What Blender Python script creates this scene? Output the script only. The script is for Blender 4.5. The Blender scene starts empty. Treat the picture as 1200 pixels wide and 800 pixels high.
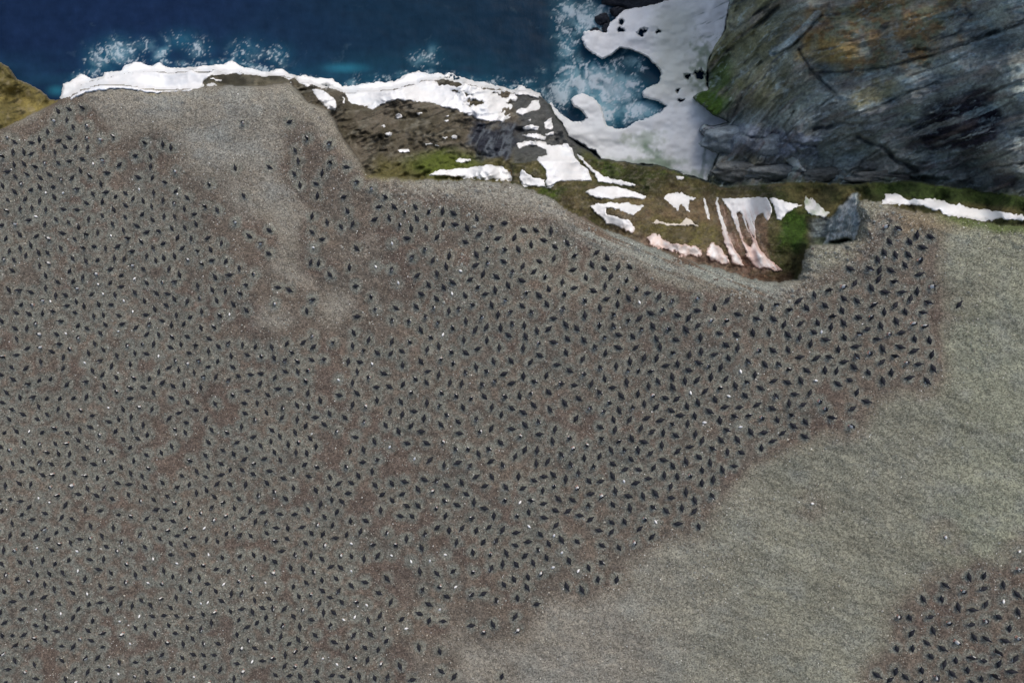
import bpy, math, random
import numpy as np
random.seed(7); rng = np.random.default_rng(11)
scene = bpy.context.scene
C = scene.collection

# ------------------------------------------------------------------ camera, sky, sun, exposure
H = 45.0                      # drone height above the middle of the plateau, metres
FPX = 900.0                   # focal length in pixels of a 1200 px wide picture (27 mm)
cam_d = bpy.data.cameras.new('camera'); cam = bpy.data.objects.new('camera', cam_d); C.objects.link(cam)
cam.location = (0, 0, H); cam.rotation_euler = (0, 0, 0)
cam_d.lens = 27.0; cam_d.sensor_width = 36.0; cam_d.clip_start = 0.5; cam_d.clip_end = 12000
scene.camera = cam
SUN_EL, SUN_AZ = math.radians(52), math.radians(25)      # azimuth from +Y towards +X
w = bpy.data.worlds.new('World'); scene.world = w; w.use_nodes = True
nt = w.node_tree; bg = nt.nodes['Background']
sky = nt.nodes.new('ShaderNodeTexSky'); sky.sky_type = 'NISHITA'; sky.sun_disc = False
sky.sun_elevation = SUN_EL; sky.sun_rotation = SUN_AZ
sky.air_density = 1.0; sky.dust_density = 4.0; sky.ozone_density = 0.8
nt.links.new(sky.outputs[0], bg.inputs[0]); bg.inputs[1].default_value = 0.15
sun_d = bpy.data.lights.new('sun', 'SUN'); sun_d.energy = 0.9; sun_d.angle = math.radians(32); sun_d.color = (1.0, 0.95, 0.88)
sun = bpy.data.objects.new('sun', sun_d); C.objects.link(sun)
sun.rotation_euler = (math.pi/2 - SUN_EL, 0, math.pi - SUN_AZ)
sun.location = (30, 40, 60)
scene.view_settings.view_transform = 'Standard'; scene.view_settings.look = 'None'
scene.view_settings.gamma = 1.0; scene.view_settings.use_curve_mapping = False
scene.view_settings.exposure = 0.05

# ------------------------------------------------------------------ helpers
def lin(r, g, b):
    a = np.array([r, g, b], float)/255.0
    return np.where(a <= 0.04045, a/12.92, ((a+0.055)/1.055)**2.4)
def P(u, v, z):
    """a point of the place, from where it stands in a survey photo taken straight down and its height"""
    s = (H - z)/FPX
    return (u-600.0)*s, (400.0-v)*s, z
_tab = np.random.default_rng(5).random((8, 256, 256))
def vnoise(x, y, seed=0):
    t = _tab[seed % 8]; x = np.asarray(x, float)+seed*17.3; y = np.asarray(y, float)+seed*9.1
    xi = np.floor(x).astype(np.int64); yi = np.floor(y).astype(np.int64)
    fx = x-xi; fy = y-yi; fx = fx*fx*(3-2*fx); fy = fy*fy*(3-2*fy)
    x0 = xi & 255; x1 = (xi+1) & 255; y0 = yi & 255; y1 = (yi+1) & 255
    return (t[x0, y0]*(1-fx)+t[x1, y0]*fx)*(1-fy)+(t[x0, y1]*(1-fx)+t[x1, y1]*fx)*fy
def fbm(x, y, seed=0, oct=4, gain=0.5):
    """about -1..1"""
    s = 0; a = 1; n = 0
    for k in range(oct):
        s = s+a*(vnoise(x*2**k, y*2**k, seed+k)*2-1); n += a; a *= gain
    return s/n*1.3
def ridged(x, y, seed=0, oct=4):
    s = 0; a = 1; n = 0
    for k in range(oct):
        s = s+a*(1-np.abs(vnoise(x*2**k, y*2**k, seed+k)*2-1)*2); n += a; a *= 0.55
    return s/n
def sstep(a, b, x):
    t = np.clip((x-a)/(b-a), 0, 1); return t*t*(3-2*t)
def mix(a, b, t):
    return a*(1-t)+b*t
def sd(poly, U, V):
    """signed distance in survey pixels, positive inside"""
    px = np.array(poly, float); n = len(px)
    d = np.full(U.shape, 1e18); ins = np.zeros(U.shape, bool)
    for i in range(n):
        ax, ay = px[i]; bx, by = px[(i+1) % n]
        ex, ey = bx-ax, by-ay
        wx, wy = U-ax, V-ay
        t = np.clip((wx*ex+wy*ey)/(ex*ex+ey*ey+1e-12), 0, 1)
        d = np.minimum(d, (wx-ex*t)**2+(wy-ey*t)**2)
        if ay != by:
            c = ((V >= ay) != (V >= by)) & (U < ex*(V-ay)/(by-ay)+ax)
            ins ^= c
    d = np.sqrt(d)
    return np.where(ins, d, -d)
def idw(pts, U, V, p=3.0):
    num = 0; den = 0
    for (x, y, z) in pts:
        wgt = 1.0/(((U-x)**2+(V-y)**2)**(p/2)+50.0)
        num = num+wgt*z; den = den+wgt
    return num/den
def make_mesh(name, verts, faces, mats, cols=None, mat_idx=None, smooth=True):
    """verts (n,3), faces (m,k) with the same k for every face"""
    me = bpy.data.meshes.new(name)
    verts = np.ascontiguousarray(verts, dtype=np.float32); faces = np.ascontiguousarray(faces, dtype=np.int32)
    m, k = faces.shape
    me.vertices.add(len(verts)); me.vertices.foreach_set('co', verts.ravel())
    me.loops.add(m*k); me.loops.foreach_set('vertex_index', faces.ravel())
    me.polygons.add(m); me.polygons.foreach_set('loop_start', np.arange(0, m*k, k, dtype=np.int32))
    if mat_idx is not None: me.polygons.foreach_set('material_index', np.asarray(mat_idx, np.int32))
    me.polygons.foreach_set('use_smooth', np.full(m, smooth, dtype=bool))
    me.update(calc_edges=True)
    if cols is not None:
        a = me.color_attributes.new('Col', 'FLOAT_COLOR', 'POINT')
        rgba = np.ones((len(verts), 4), np.float32); rgba[:, :3] = cols
        a.data.foreach_set('color', rgba.ravel())
    for mt in mats: me.materials.append(mt)
    return me
def link(name, me, label=None, cat=None, group=None, kind=None, loc=None):
    o = bpy.data.objects.new(name, me); C.objects.link(o)
    if loc is not None: o.location = loc
    if label: o['label'] = label
    if cat: o['category'] = cat
    if group: o['group'] = group
    if kind: o['kind'] = kind
    return o

# ------------------------------------------------------------------ materials
def new_mat(name):
    m = bpy.data.materials.new(name); m.use_nodes = True
    return m, m.node_tree.nodes, m.node_tree.links, m.node_tree.nodes['Principled BSDF']
def surface_mat(name, rough=0.9, lo=0.7, hi=1.35, scale=9.0, bump=0.04, bscale=5.0, voro=0.0, spec=0.2, stretch=None):
    """vertex colour (the stuff's own colour) times fine 3-D grain"""
    m, N, L, b = new_mat(name)
    b.inputs['Roughness'].default_value = rough; b.inputs['Specular IOR Level'].default_value = spec
    at = N.new('ShaderNodeVertexColor'); at.layer_name = 'Col'
    tc = N.new('ShaderNodeTexCoord'); src = tc.outputs['Object']
    if stretch:
        mp = N.new('ShaderNodeMapping'); mp.inputs['Scale'].default_value = stretch[0]; mp.inputs['Rotation'].default_value = stretch[1]
        L.new(src, mp.inputs[0]); src2 = mp.outputs[0]
    else: src2 = src
    n1 = N.new('ShaderNodeTexNoise'); n1.inputs['Scale'].default_value = scale; n1.inputs['Detail'].default_value = 5; n1.inputs['Roughness'].default_value = 0.7
    L.new(src2, n1.inputs['Vector'])
    mr = N.new('ShaderNodeMapRange'); mr.inputs['From Min'].default_value = 0.32; mr.inputs['From Max'].default_value = 0.68
    mr.inputs['To Min'].default_value = lo; mr.inputs['To Max'].default_value = hi
    L.new(n1.outputs['Fac'], mr.inputs['Value'])
    val = mr.outputs[0]
    if voro:
        vo = N.new('ShaderNodeTexVoronoi'); vo.inputs['Scale'].default_value = voro; L.new(src, vo.inputs['Vector'])
        sep = N.new('ShaderNodeSeparateColor'); L.new(vo.outputs['Color'], sep.inputs[0])
        m2 = N.new('ShaderNodeMapRange'); m2.inputs['To Min'].default_value = 0.55; m2.inputs['To Max'].default_value = 1.55
        L.new(sep.outputs[0], m2.inputs['Value'])
        mu = N.new('ShaderNodeMath'); mu.operation = 'MULTIPLY'; L.new(val, mu.inputs[0]); L.new(m2.outputs[0], mu.inputs[1]); val = mu.outputs[0]
    vm = N.new('ShaderNodeVectorMath'); vm.operation = 'SCALE'
    L.new(at.outputs['Color'], vm.inputs[0]); L.new(val, vm.inputs['Scale'])
    L.new(vm.outputs[0], b.inputs['Base Color'])
    if bump:
        n2 = N.new('ShaderNodeTexNoise'); n2.inputs['Scale'].default_value = bscale; n2.inputs['Detail'].default_value = 6; n2.inputs['Roughness'].default_value = 0.65
        L.new(src2, n2.inputs['Vector'])
        bp = N.new('ShaderNodeBump'); bp.inputs['Strength'].default_value = 1.0; bp.inputs['Distance'].default_value = bump
        L.new(n2.outputs['Fac'], bp.inputs['Height']); L.new(bp.outputs[0], b.inputs['Normal'])
    return m
M_ground = surface_mat('gravel_ground', lo=0.84, hi=1.16, scale=12.0, bump=0.05, bscale=11.0, voro=15.0)
M_rock = surface_mat('weathered_rock', rough=0.8, lo=0.68, hi=1.35, scale=3.5, bump=0.22, bscale=2.4)
M_cliff = surface_mat('layered_cliff_rock', rough=0.75, lo=0.72, hi=1.3, scale=5.0, bump=0.22, bscale=2.6,
                      stretch=((0.55, 1.3, 1.0), (0, 0, math.radians(-24))))
M_moss = surface_mat('mossy_slope', lo=0.6, hi=1.42, scale=5.5, bump=0.22, bscale=4.5)
M_pebble = surface_mat('pebble_stone', lo=0.9, hi=1.1, scale=20, bump=0)
m, N, L, b = new_mat('snow'); M_snow = m
at = N.new('ShaderNodeVertexColor'); at.layer_name = 'Col'; L.new(at.outputs['Color'], b.inputs['Base Color'])
b.inputs['Roughness'].default_value = 0.7; b.inputs['Specular IOR Level'].default_value = 0.3
b.inputs['Subsurface Weight'].default_value = 0.0
tc = N.new('ShaderNodeTexCoord'); n2 = N.new('ShaderNodeTexNoise'); n2.inputs['Scale'].default_value = 1.1; n2.inputs['Detail'].default_value = 6
L.new(tc.outputs['Object'], n2.inputs['Vector']); bp = N.new('ShaderNodeBump'); bp.inputs['Distance'].default_value = 0.025
L.new(n2.outputs['Fac'], bp.inputs['Height']); L.new(bp.outputs[0], b.inputs['Normal'])
m, N, L, b = new_mat('sea_water'); M_sea = m
at = N.new('ShaderNodeVertexColor'); at.layer_name = 'Col'
b.inputs['Specular IOR Level'].default_value = 0.06; b.inputs['Roughness'].default_value = 0.2; b.inputs['IOR'].default_value = 1.33
tc = N.new('ShaderNodeTexCoord')
mp = N.new('ShaderNodeMapping'); mp.inputs['Scale'].default_value = (1.0, 0.55, 1.0); mp.inputs['Rotation'].default_value = (0, 0, 0.5); L.new(tc.outputs['Object'], mp.inputs[0])
nn = N.new('ShaderNodeTexNoise'); nn.inputs['Scale'].default_value = 0.9; nn.inputs['Detail'].default_value = 8; nn.inputs['Roughness'].default_value = 0.62
L.new(mp.outputs[0], nn.inputs['Vector'])
mr = N.new('ShaderNodeMapRange'); mr.inputs['From Min'].default_value = 0.3; mr.inputs['From Max'].default_value = 0.7; mr.inputs['To Min'].default_value = 0.84; mr.inputs['To Max'].default_value = 1.16
L.new(nn.outputs['Fac'], mr.inputs['Value'])
vm = N.new('ShaderNodeVectorMath'); vm.operation = 'SCALE'; L.new(at.outputs['Color'], vm.inputs[0]); L.new(mr.outputs[0], vm.inputs['Scale'])
L.new(vm.outputs[0], b.inputs['Base Color'])
bp = N.new('ShaderNodeBump'); bp.inputs['Distance'].default_value = 0.05; bp.inputs['Strength'].default_value = 0.8
L.new(nn.outputs['Fac'], bp.inputs['Height']); L.new(bp.outputs[0], b.inputs['Normal'])
def plain(name, col, rough, var=0.15, sc=30):
    m, N, L, b = new_mat(name)
    b.inputs['Roughness'].default_value = rough
    tc = N.new('ShaderNodeTexCoord'); n = N.new('ShaderNodeTexNoise'); n.inputs['Scale'].default_value = sc; L.new(tc.outputs['Object'], n.inputs['Vector'])
    r = N.new('ShaderNodeMix'); r.data_type = 'RGBA'
    r.inputs['A'].default_value = (*[c*(1-var) for c in col], 1); r.inputs['B'].default_value = (*[min(1, c*(1+var)) for c in col], 1)
    L.new(n.outputs['Fac'], r.inputs['Factor']); L.new(r.outputs['Result'], b.inputs['Base Color'])
    return m
M_black = plain('black_feathers', (0.005, 0.006, 0.012), 0.8, 0.4)
M_white = plain('white_feathers', (0.78, 0.78, 0.76), 0.8, 0.06)
M_beak = plain('dark_beak', (0.05, 0.03, 0.025), 0.5)
M_foot = plain('pink_foot', (0.5, 0.25, 0.2), 0.7)

# ------------------------------------------------------------------ the lie of the land
PLATEAU = [(-3000, 150), (-400, 165), (-60, 158), (0, 152), (30, 138), (62, 122), (80, 113), (95, 105), (120, 98), (145, 99), (182, 105), (215, 104), (245, 101), (262, 101), (300, 101), (340, 98),
 (350, 108), (360, 120), (384, 130), (395, 147), (401, 160), (412, 176), (424, 194), (432, 205), (452, 207), (470, 209), (500, 210), (560, 211), (598, 214), (625, 223),
 (648, 233), (665, 246), (684, 255), (702, 266), (740, 279), (768, 291), (800, 303), (850, 317), (880, 326), (912, 330), (934, 326), (938, 318),
 (941, 305), (945, 292), (952, 286), (985, 286), (1003, 281), (1008, 262), (1003, 240), (1010, 233), (1030, 236), (1050, 243), (1090, 249), (1120, 255), (1160, 261), (1200, 266), (1400, 290), (3600, 300), (3600, 3400), (-3000, 3400)]
TERRACE = [(340, 97), (356, 97), (400, 108), (440, 106), (470, 102), (492, 94), (530, 94), (565, 102), (600, 108), (618, 105), (632, 112), (641, 120), (650, 134), (659, 148), (667, 162), (682, 172), (698, 182), (706, 190), (710, 215), (640, 260), (500, 240), (380, 235), (345, 150)]
GULLY = [(600, 190), (700, 186), (720, 190), (765, 194), (800, 203), (828, 214), (900, 212), (960, 210), (1060, 210), (1200, 226), (1500, 245), (3600, 260), (3600, 420), (1000, 420), (800, 360), (600, 260)]
WALL = [(865, -2600), (856, -200), (855, -40), (854, 5), (849, 35), (834, 60), (828, 78), (830, 104), (822, 106), (811, 113), (821, 124), (838, 136), (856, 143), (838, 147), (826, 146), (819, 152), (824, 160), (838, 168), (845, 178), (836, 195), (830, 213), (850, 219),
 (900, 216), (950, 213), (1000, 216), (1060, 212), (1100, 216), (1150, 223), (1200, 232), (1300, 240), (3600, 255), (3600, -2600)]
HEAD = [(-900, 40), (-80, 60), (-10, 70), (8, 78), (20, 92), (35, 98), (48, 106), (58, 116), (78, 122), (120, 160), (-900, 260)]
LEFTBASE = [(84, 125), (84, 108), (98, 96), (150, 84), (190, 84), (272, 82), (300, 87), (345, 92), (360, 110), (250, 125)]
INLET = [(643, 118), (655, 130), (690, 150), (740, 155), (790, 128), (760, 112), (780, 84), (740, 54), (705, 76), (676, 60), (676, 34), (706, 32), (720, 10), (726, -30), (740, -200), (900, -200), (900, 230), (720, 230), (640, 150)]
step = 1.25
def stretch_axis(a, b, far):
    f = np.arange(a, b+0.01, step); g = np.concatenate([np.arange(4, 260, 4.0), np.geomspace(266, far, 22)])
    return np.concatenate([(a-g)[::-1], f, b+g])
us = stretch_axis(-22, 1222, 2300); vs = stretch_axis(-22, 822, 2300)
U, V = np.meshgrid(us, vs)
fine_w = 1.0
wu = fbm(U/14, V/14, 1)*2.2; wv = fbm(U/14, V/14, 3)*2.2
Uw, Vw = U+wu, V+wv
rg = sstep(420, 480, U)*sstep(1230, 1200, U)
dP = sd(PLATEAU, U+wu*0.5+rg*fbm(U/5, V/5, 4, 3)*1.8, V+wv*0.5+rg*fbm(U/5, V/5, 6, 3)*1.8)
reg = np.zeros(U.shape, np.int8)          # 0 seabed 1 headland 2 terrace 3 inlet 4 gully 5 wall 6 plateau 7 low shore under the left snow
dWall = sd(WALL, Uw, Vw)
dHead = sd(HEAD, Uw, Vw); dTer = sd(TERRACE, Uw, Vw); dGul = sd(GULLY, Uw, Vw); dInl = sd(INLET, Uw, Vw); dLef = sd(LEFTBASE, Uw, Vw)
reg[dInl > 0] = 3; reg[dLef > 0] = 7; reg[dTer > 0] = 2; reg[dGul > 0] = 4; reg[dWall > 0] = 5; reg[dHead > 0] = 1; reg[dP > 0] = 6
Z = np.full(U.shape, -23.5)
def setz(k, arr): Z[reg == k] = arr[reg == k]
Uc = np.clip(U, -300, 1500); Vc = np.clip(V, -200, 1100)
zp = 0.0056*(Uc-600)+0.0012*(Vc-400)+fbm(U/130, V/130, 2)*0.35+fbm(U/30, V/30, 4)*0.07
zp = zp-0.9*np.exp(-np.clip(dP, 0, None)/7)+sstep(40, 4, dP)*sstep(0, 3, dP)*(ridged((V-0.42*U)/9, (U+V*0.4)/50, 3, 3)*0.14*sstep(600, 680, U)+np.maximum(fbm(U/6, V/6, 2, 3), -0.1)*0.16)
zp = zp-1.2*sstep(140, 60, np.hypot(U-700, (V-235)*1.1))
def plateau_z(): return zp
setz(6, zp)
setz(1, idw([(0, 80, -7), (30, 105, -8), (60, 120, -7), (0, 150, -4.2), (-60, 100, -6), (-300, 120, -6)], U, V)+fbm(U/18, V/18, 5)*0.6)
setz(7, idw([(75, 108, -18), (150, 80, -18), (150, 100, -13), (272, 76, -18), (300, 85, -17), (345, 90, -15), (250, 98, -9), (300, 96, -7), (340, 97, -7)], U, V)+fbm(U/16, V/16, 5)*0.5)
setz(2, idw([(350, 95, -11), (380, 125, -7), (420, 100, -14), (500, 90, -15), (600, 105, -15), (635, 112, -16), (470, 125, -9.5), (560, 142, -10), (430, 160, -6.5), (432, 200, -3.5), (500, 170, -7), (560, 180, -7.5),
  (590, 195, -7), (500, 200, -4.5), (570, 205, -4.5), (620, 150, -11), (650, 150, -13), (640, 200, -7.5), (690, 190, -10.5), (665, 165, -12)], U, V)
  + ridged((U*0.25+V)/16, (U-V*0.2)/60, 2)*0.5+fbm(U/10, V/10, 5)*0.3+(np.abs((fbm((U*0.3+V)/16, (U-V*0.3)/50, 4, 4)*4) % 1.0-0.5)*2)*0.55)
setz(3, np.full(U.shape, -20.6))
setz(4, idw([(640, 225, -5), (700, 205, -9), (700, 235, -6.5), (740, 225, -8.5), (740, 265, -4.5), (800, 225, -11), (800, 260, -7.5), (800, 290, -4.2), (860, 240, -11), (860, 300, -4.5), (910, 322, -3.5), (930, 250, -5.5), (930, 320, -3.5), (940, 300, -3.5),
  (915, 290, -4), (950, 225, -8), (850, 216, -14), (960, 260, -4.5), (975, 280, -3), (1000, 225, -5.5), (1040, 222, -6), (1100, 232, -3.5), (1200, 245, -1.5), (1040, 236, -1.5), (1100, 247, 0.2), (1200, 260, 1.5), (1150, 225, -4), (1500, 280, 2), (1500, 250, 0)], U, V, 3.5)
  +fbm(U/16, V/16, 5)*0.35)
wall_pts = [(850, 0, -16), (835, 60, -18), (830, 100, -19), (856, 142, -18), (825, 152, -17.5), (845, 178, -18), (835, 210, -16), (880, 165, -13), (900, 205, -14.5), (950, 210, -13), (1000, 213, -11.5), (1060, 208, -9.5), (1130, 215, -7), (1200, 228, -4.5),
  (900, 30, -11), (900, 100, -12), (960, 0, -7), (950, 80, -9), (950, 150, -10), (1000, 50, -5), (1020, 120, -6), (1080, 20, -2.5), (1080, 100, -3.5), (1060, 170, -7.5), (1130, 60, -1), (1150, 140, -3), (1200, 0, 2.5), (1200, 100, 1), (1200, 190, -2),
  (1000, -100, -2), (1120, -200, 5.5), (1300, -150, 8), (1400, 100, 5), (900, -150, -12), (1000, -400, 6), (1500, 200, 3), (2000, -500, 10)]
ang = np.radians(20+26*sstep(1010, 880, U))
sc = (V-100)*np.cos(ang)+(U-935)*np.sin(ang); al = (U-935)*np.cos(ang)-(V-100)*np.sin(ang)
strat = ridged(sc/26+fbm(U/60, V/60, 2)*0.5, al/150, 1, 5)
strat2 = ridged(sc/8+fbm(U/50, V/50, 6)*0.7, al/120, 3, 4)
blocks = fbm(sc/24, al/95, 4, 4)
def near_line(pts, U, V):
    d = np.full(U.shape, 1e9)
    for (ax, ay), (bx, by) in zip(pts[:-1], pts[1:]):
        ex, ey = bx-ax, by-ay; t = np.clip(((U-ax)*ex+(V-ay)*ey)/(ex*ex+ey*ey), 0, 1)
        d = np.minimum(d, np.hypot(U-ax-ex*t, V-ay-ey*t))
    return d
jx = fbm(U/9, V/9, 2, 3)*1.6; jy = fbm(U/9, V/9, 4, 3)*1.6
CRACKS = [([(936, 58), (948, 80), (965, 97), (981, 110)], 1.2, 1.0), ([(981, 111), (968, 120), (955, 129)], 0.9, 0.7), ([(907, 64), (926, 56), (945, 38), (962, 18)], 1.3, 1.2), ([(905, 62), (880, 84), (872, 110), (858, 138)], 1.0, 0.7),
  ([(948, 86), (990, 84), (1040, 79), (1090, 66), (1140, 48), (1200, 26)], 1.3, 0.9), ([(1060, 62), (1110, 56), (1160, 38), (1200, 22)], 1.0, 0.7), ([(990, 140), (1030, 125), (1060, 110), (1100, 96)], 1.0, 0.7), ([(955, 152), (985, 145), (1010, 146)], 1.6, 1.0),
  ([(1005, 158), (1020, 168), (1035, 172), (1050, 188), (1075, 200)], 1.8, 1.2), ([(860, 152), (878, 160), (900, 164), (930, 168), (955, 172)], 1.2, 0.8), ([(885, 196), (905, 194), (925, 200), (950, 206)], 1.3, 1.0), ([(840, 20), (862, 34), (880, 22), (905, 0)], 1.3, 0.8),
  ([(870, 42), (890, 28), (912, 8)], 1.6, 1.0), ([(1000, 204), (1040, 206), (1090, 210), (1140, 214)], 1.8, 1.0), ([(1120, 218), (1160, 196), (1200, 190)], 1.2, 0.7), ([(852, 60), (866, 50), (884, 40)], 1.4, 0.9), ([(930, 130), (918, 150), (926, 168), (938, 180)], 1.2, 0.8),
  ([(1010, 190), (1040, 168), (1075, 148), (1130, 128)], 1.0, 0.6), ([(1060, 182), (1100, 172), (1150, 160), (1200, 148)], 1.0, 0.6), ([(1050, 150), (1085, 140), (1125, 118)], 1.0, 0.6)]
groove = np.zeros(U.shape); gcol = np.zeros(U.shape); m5 = reg == 5
for pts_, wd, dp_ in CRACKS:
    dl = near_line(pts_, U+jx, V+jy)
    groove = np.maximum(groove, dp_*sstep(wd*2.0, 0, dl)); gcol = np.maximum(gcol, sstep(wd*1.5, wd*0.4, dl))
terr = fbm(sc/18+3, al/110, 5, 4); stepz = np.abs((terr*4) % 1.0-0.5)*2
setz(5, idw(wall_pts, U, V, 3.0)+strat*0.9+strat2*0.14+blocks*0.8+stepz*0.5+fbm(sc/60, al/90, 2, 3)*1.2-groove*0.75)
# the ledges and buttress by the notch: faces that look down the gully
fin = sd([(983, 244), (992, 234), (1005, 226), (1010, 262), (1005, 282), (985, 281), (966, 286), (972, 262)], Uw, Vw)
inZ = sstep(966, 1008, Uw)
Z = np.where((fin > 0) & (reg == 4), mix(-2.6, 0.4, inZ**1.2)+ridged((U+V*0.3)/4, V/22, 3, 3)*0.3, Z)
fin2 = sd([(934, 284), (952, 284), (952, 330), (934, 330)], U, V)
Z = np.where((fin2 > 0) & (reg == 4), mix(-3.0, -0.3, sstep(934, 946, U)), Z)
def blur(A, n):
    for _ in range(n):
        B = A.copy(); B[1:-1, 1:-1] = (A[1:-1, 1:-1]*4+A[:-2, 1:-1]+A[2:, 1:-1]+A[1:-1, :-2]+A[1:-1, 2:])/8; A = B
    return A
Z = blur(Z, 2)
hn = fbm(U/5, V/5, 6, 4)
Z = Z+np.where(reg == 6, 0.035*hn, np.where(reg == 5, 0.1*hn, 0.1*hn))*(reg != 0)*(reg != 3)
Z[0, :] = Z[-1, :] = -24; Z[:, 0] = Z[:, -1] = -24

def zat(u, v, A=None):
    A = Z if A is None else A
    u = np.asarray(u, float); v = np.asarray(v, float)
    i = np.clip(np.searchsorted(us, u)-1, 0, len(us)-2); j = np.clip(np.searchsorted(vs, v)-1, 0, len(vs)-2)
    fx = np.clip((u-us[i])/(us[i+1]-us[i]), 0, 1); fy = np.clip((v-vs[j])/(vs[j+1]-vs[j]), 0, 1)
    return (A[j, i]*(1-fx)+A[j, i+1]*fx)*(1-fy)+(A[j+1, i]*(1-fx)+A[j+1, i+1]*fx)*fy
# ------------------------------------------------------------------ where the penguins are (survey coordinates read off zoomed windows of the photograph, 4 units per pixel)
def W(ox, oy, txt, f=None):
    out = []
    for t in txt.split():
        wflag = t.endswith('w'); t = t.rstrip('w'); a, b_ = t.split(',')
        x, y = float(a), float(b_)
        if f and not f(x, y): continue
        out.append((ox+x/4, oy+y/4, wflag))
    return out
D = []
D += W(900, 200, "546,264 602,273 567,333 659,332 694,302 757,309 721,359 541,384 594,396 655,394 706,422 512,418 382,459 470,460 518,466 573,467 639,443 705,485 514,508 583,520 403,527 279,560 348,545 481,549 545,568 625,568 694,565 760,544 663,601 743,618 355,600 415,610 215,583 141,609 34,628 95,651 177,641 263,630 343,653 487,630 591,631 541,661 640,660 718,665 891,627 296,682 420,685 478,688 598,706 676,718 726,729 24,694 73,720 150,715 230,711 352,714 292,732 211,755 248,755w 461,741 526,727 564,765 620,757 92,768 145,782 68,780 268,790 355,780 420,764 505,788 683,786 752,793 3,757")
D += W(900, 400, "22,41 93,39 197,10 145,72 223,77 282,72 327,36 408,22 353,94 410,69 473,55 534,34 587,67 617,24 680,43 764,60 46,106 92,130 180,134 263,134 318,137 401,119 467,143 529,95 646,99 703,105 771,126 574,144 24,183 90,190 152,183 222,182w 325,197 379,179 535,184 659,167 743,185 34,254 122,245 193,240 96,290 160,294 240,280 265,315 413,237 459,279 391,313 205,757w 16,310 105,342 41,365 172,374 294,354 117,394 66,427 385,394 171,443 20,464")
D += W(700, 400, "98,27 180,27 293,25 38,53 353,52 430,62 485,47 545,60 655,32 600,14 755,40 218,76 277,77 613,76 704,92 152,92 88,115 375,103 321,111 475,98 519,114 577,120 784,107 14,121 143,135 191,136 248,139 427,132 670,140w 736,155 350,166 531,165 600,175 34,172 137,190 285,186 409,184 465,180 697,189 645,207 765,217 240,209 354,213 572,217 71,214 10,237 112,253 190,244 260,253 503,231 436,240w 690,250 615,255w 370,268 317,262 550,270 54,284 219,291 275,306 470,284 419,301 596,305 663,306 746,295 103,321 165,307 28,326 344,320 388,344 525,325 455,346 640,348 706,344 769,357 75,364 150,366 230,357 295,367 349,384 422,384 501,378w 572,367 670,399w 14,398 82,413 203,405 254,422 308,425 366,437 458,434 604,412 718,423 777,424 20,453 99,466 160,452 218,468 489,464 579,460 655,458 301,485 431,491 538,498 64,507 126,505 190,506 247,522 375,512 608,516 672,517 767,496 474,538 157,548 309,552 415,560 528,567 10,535 72,570 129,597 193,597 263,589 352,579 490,600 585,599 638,580 434,627 373,630 313,625 237,639 179,660 124,652w 71,628 14,652 342,678 488,660 541,646 414,704 272,710 84,698 144,720 214,722 345,728 20,722 455,742 536,720 72,760 152,778 260,773 396,778 322,790 452,793")
D += W(700, 250, "46,209 97,250 151,250 33,258 62,296 135,314 36,340 97,364 181,354 233,373 289,390 146,397 41,400 94,425 197,417w 12,442 76,473 250,467 303,450 350,410 469,397 374,476 466,453 549,441 606,406 659,472 427,488 768,440 195,491 145,500 8,524 75,528 532,502 602,503 744,494 260,528 206,542 332,540 415,544 470,525 570,560 650,568 727,558 799,556 34,580 98,567 165,575 277,587 366,590 481,580")
D += W(600, 550, "31,30 103,47 149,30 195,22 252,43 311,14 360,50 197,76 52,85 144,96 306,84 367,110 218,134 285,140 90,140 148,157 358,164 37,152w 203,187 261,192 315,211 367,230 150,221 79,196 24,212 206,258 80,264w 20,292 133,299 197,306w 76,334 172,343 232,325 305,333 16,351 123,370 62,400 162,408 234,386w 267,422 100,434 20,440 193,455w 310,472w 75,498 137,482 10,510 71,548 26,598 117,626 15,685 28,747 258,545 328,559 403,510 490,512 359,455 420,430 421,351 501,362 575,340 655,312 465,290 407,281 466,243 527,240 597,275 622,229 673,243w 777,250 874,263")
D += W(900, 600, "938,300 1008,294 1170,264 823,336 1098,338 1005,354 911,368 1163,381 725,403 809,402 1100,415w 887,441 1015,428 956,453 1168,464 609,485 659,487 755,486 1074,485 1017,505 842,515 949,521 1126,539 669,562 771,551 963,582 1015,586 1166,586 1108,597 878,603 742,608 599,634 578,656w 673,632 815,633 1067,648 758,668 945,673 875,688 1007,690 1153,682 1077,705 821,708 716,734 930,734 594,740 1137,741 860,752 1053,760 508,758 568,780 641,767 786,768 996,775 715,795 950,796 829,114w 1175,181w")
D += W(0, 50, "277,324 328,314 391,308 259,368 317,364 347,398 412,391 227,420 328,447 412,447 475,455 536,442 40,446 72,466 152,470 188,455 278,461 308,488 357,492 208,491 262,514 65,514 117,515 150,522 415,495 391,546 328,556 487,552 440,568w 215,564 277,564 70,573 117,569 173,584 683,472 766,477 804,493 638,531 707,534 709,582 562,574 650,631 718,633 776,656 1140,376 1105,588 825,604 985,666 1145,718 827,697 880,727 723,704 767,740 820,752 867,778 966,770 1021,785 655,688w 592,706 545,722 626,732 674,742 592,763 714,768 18,535 380,600 427,627 504,610 477,663 365,688 341,635 292,641 235,618 193,634 133,618 76,628 37,606 16,671 105,661 190,677 73,699 150,690 254,677 218,704w 299,705w 440,710 499,702 483,745 409,752 300,780 363,783 537,783 258,724 190,743 122,735 40,737 41,790 98,780 153,775 218,783")
D += W(200, 100, "560,172 642,250 747,275 586,305 600,356 752,364 825,383 465,384")
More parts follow.
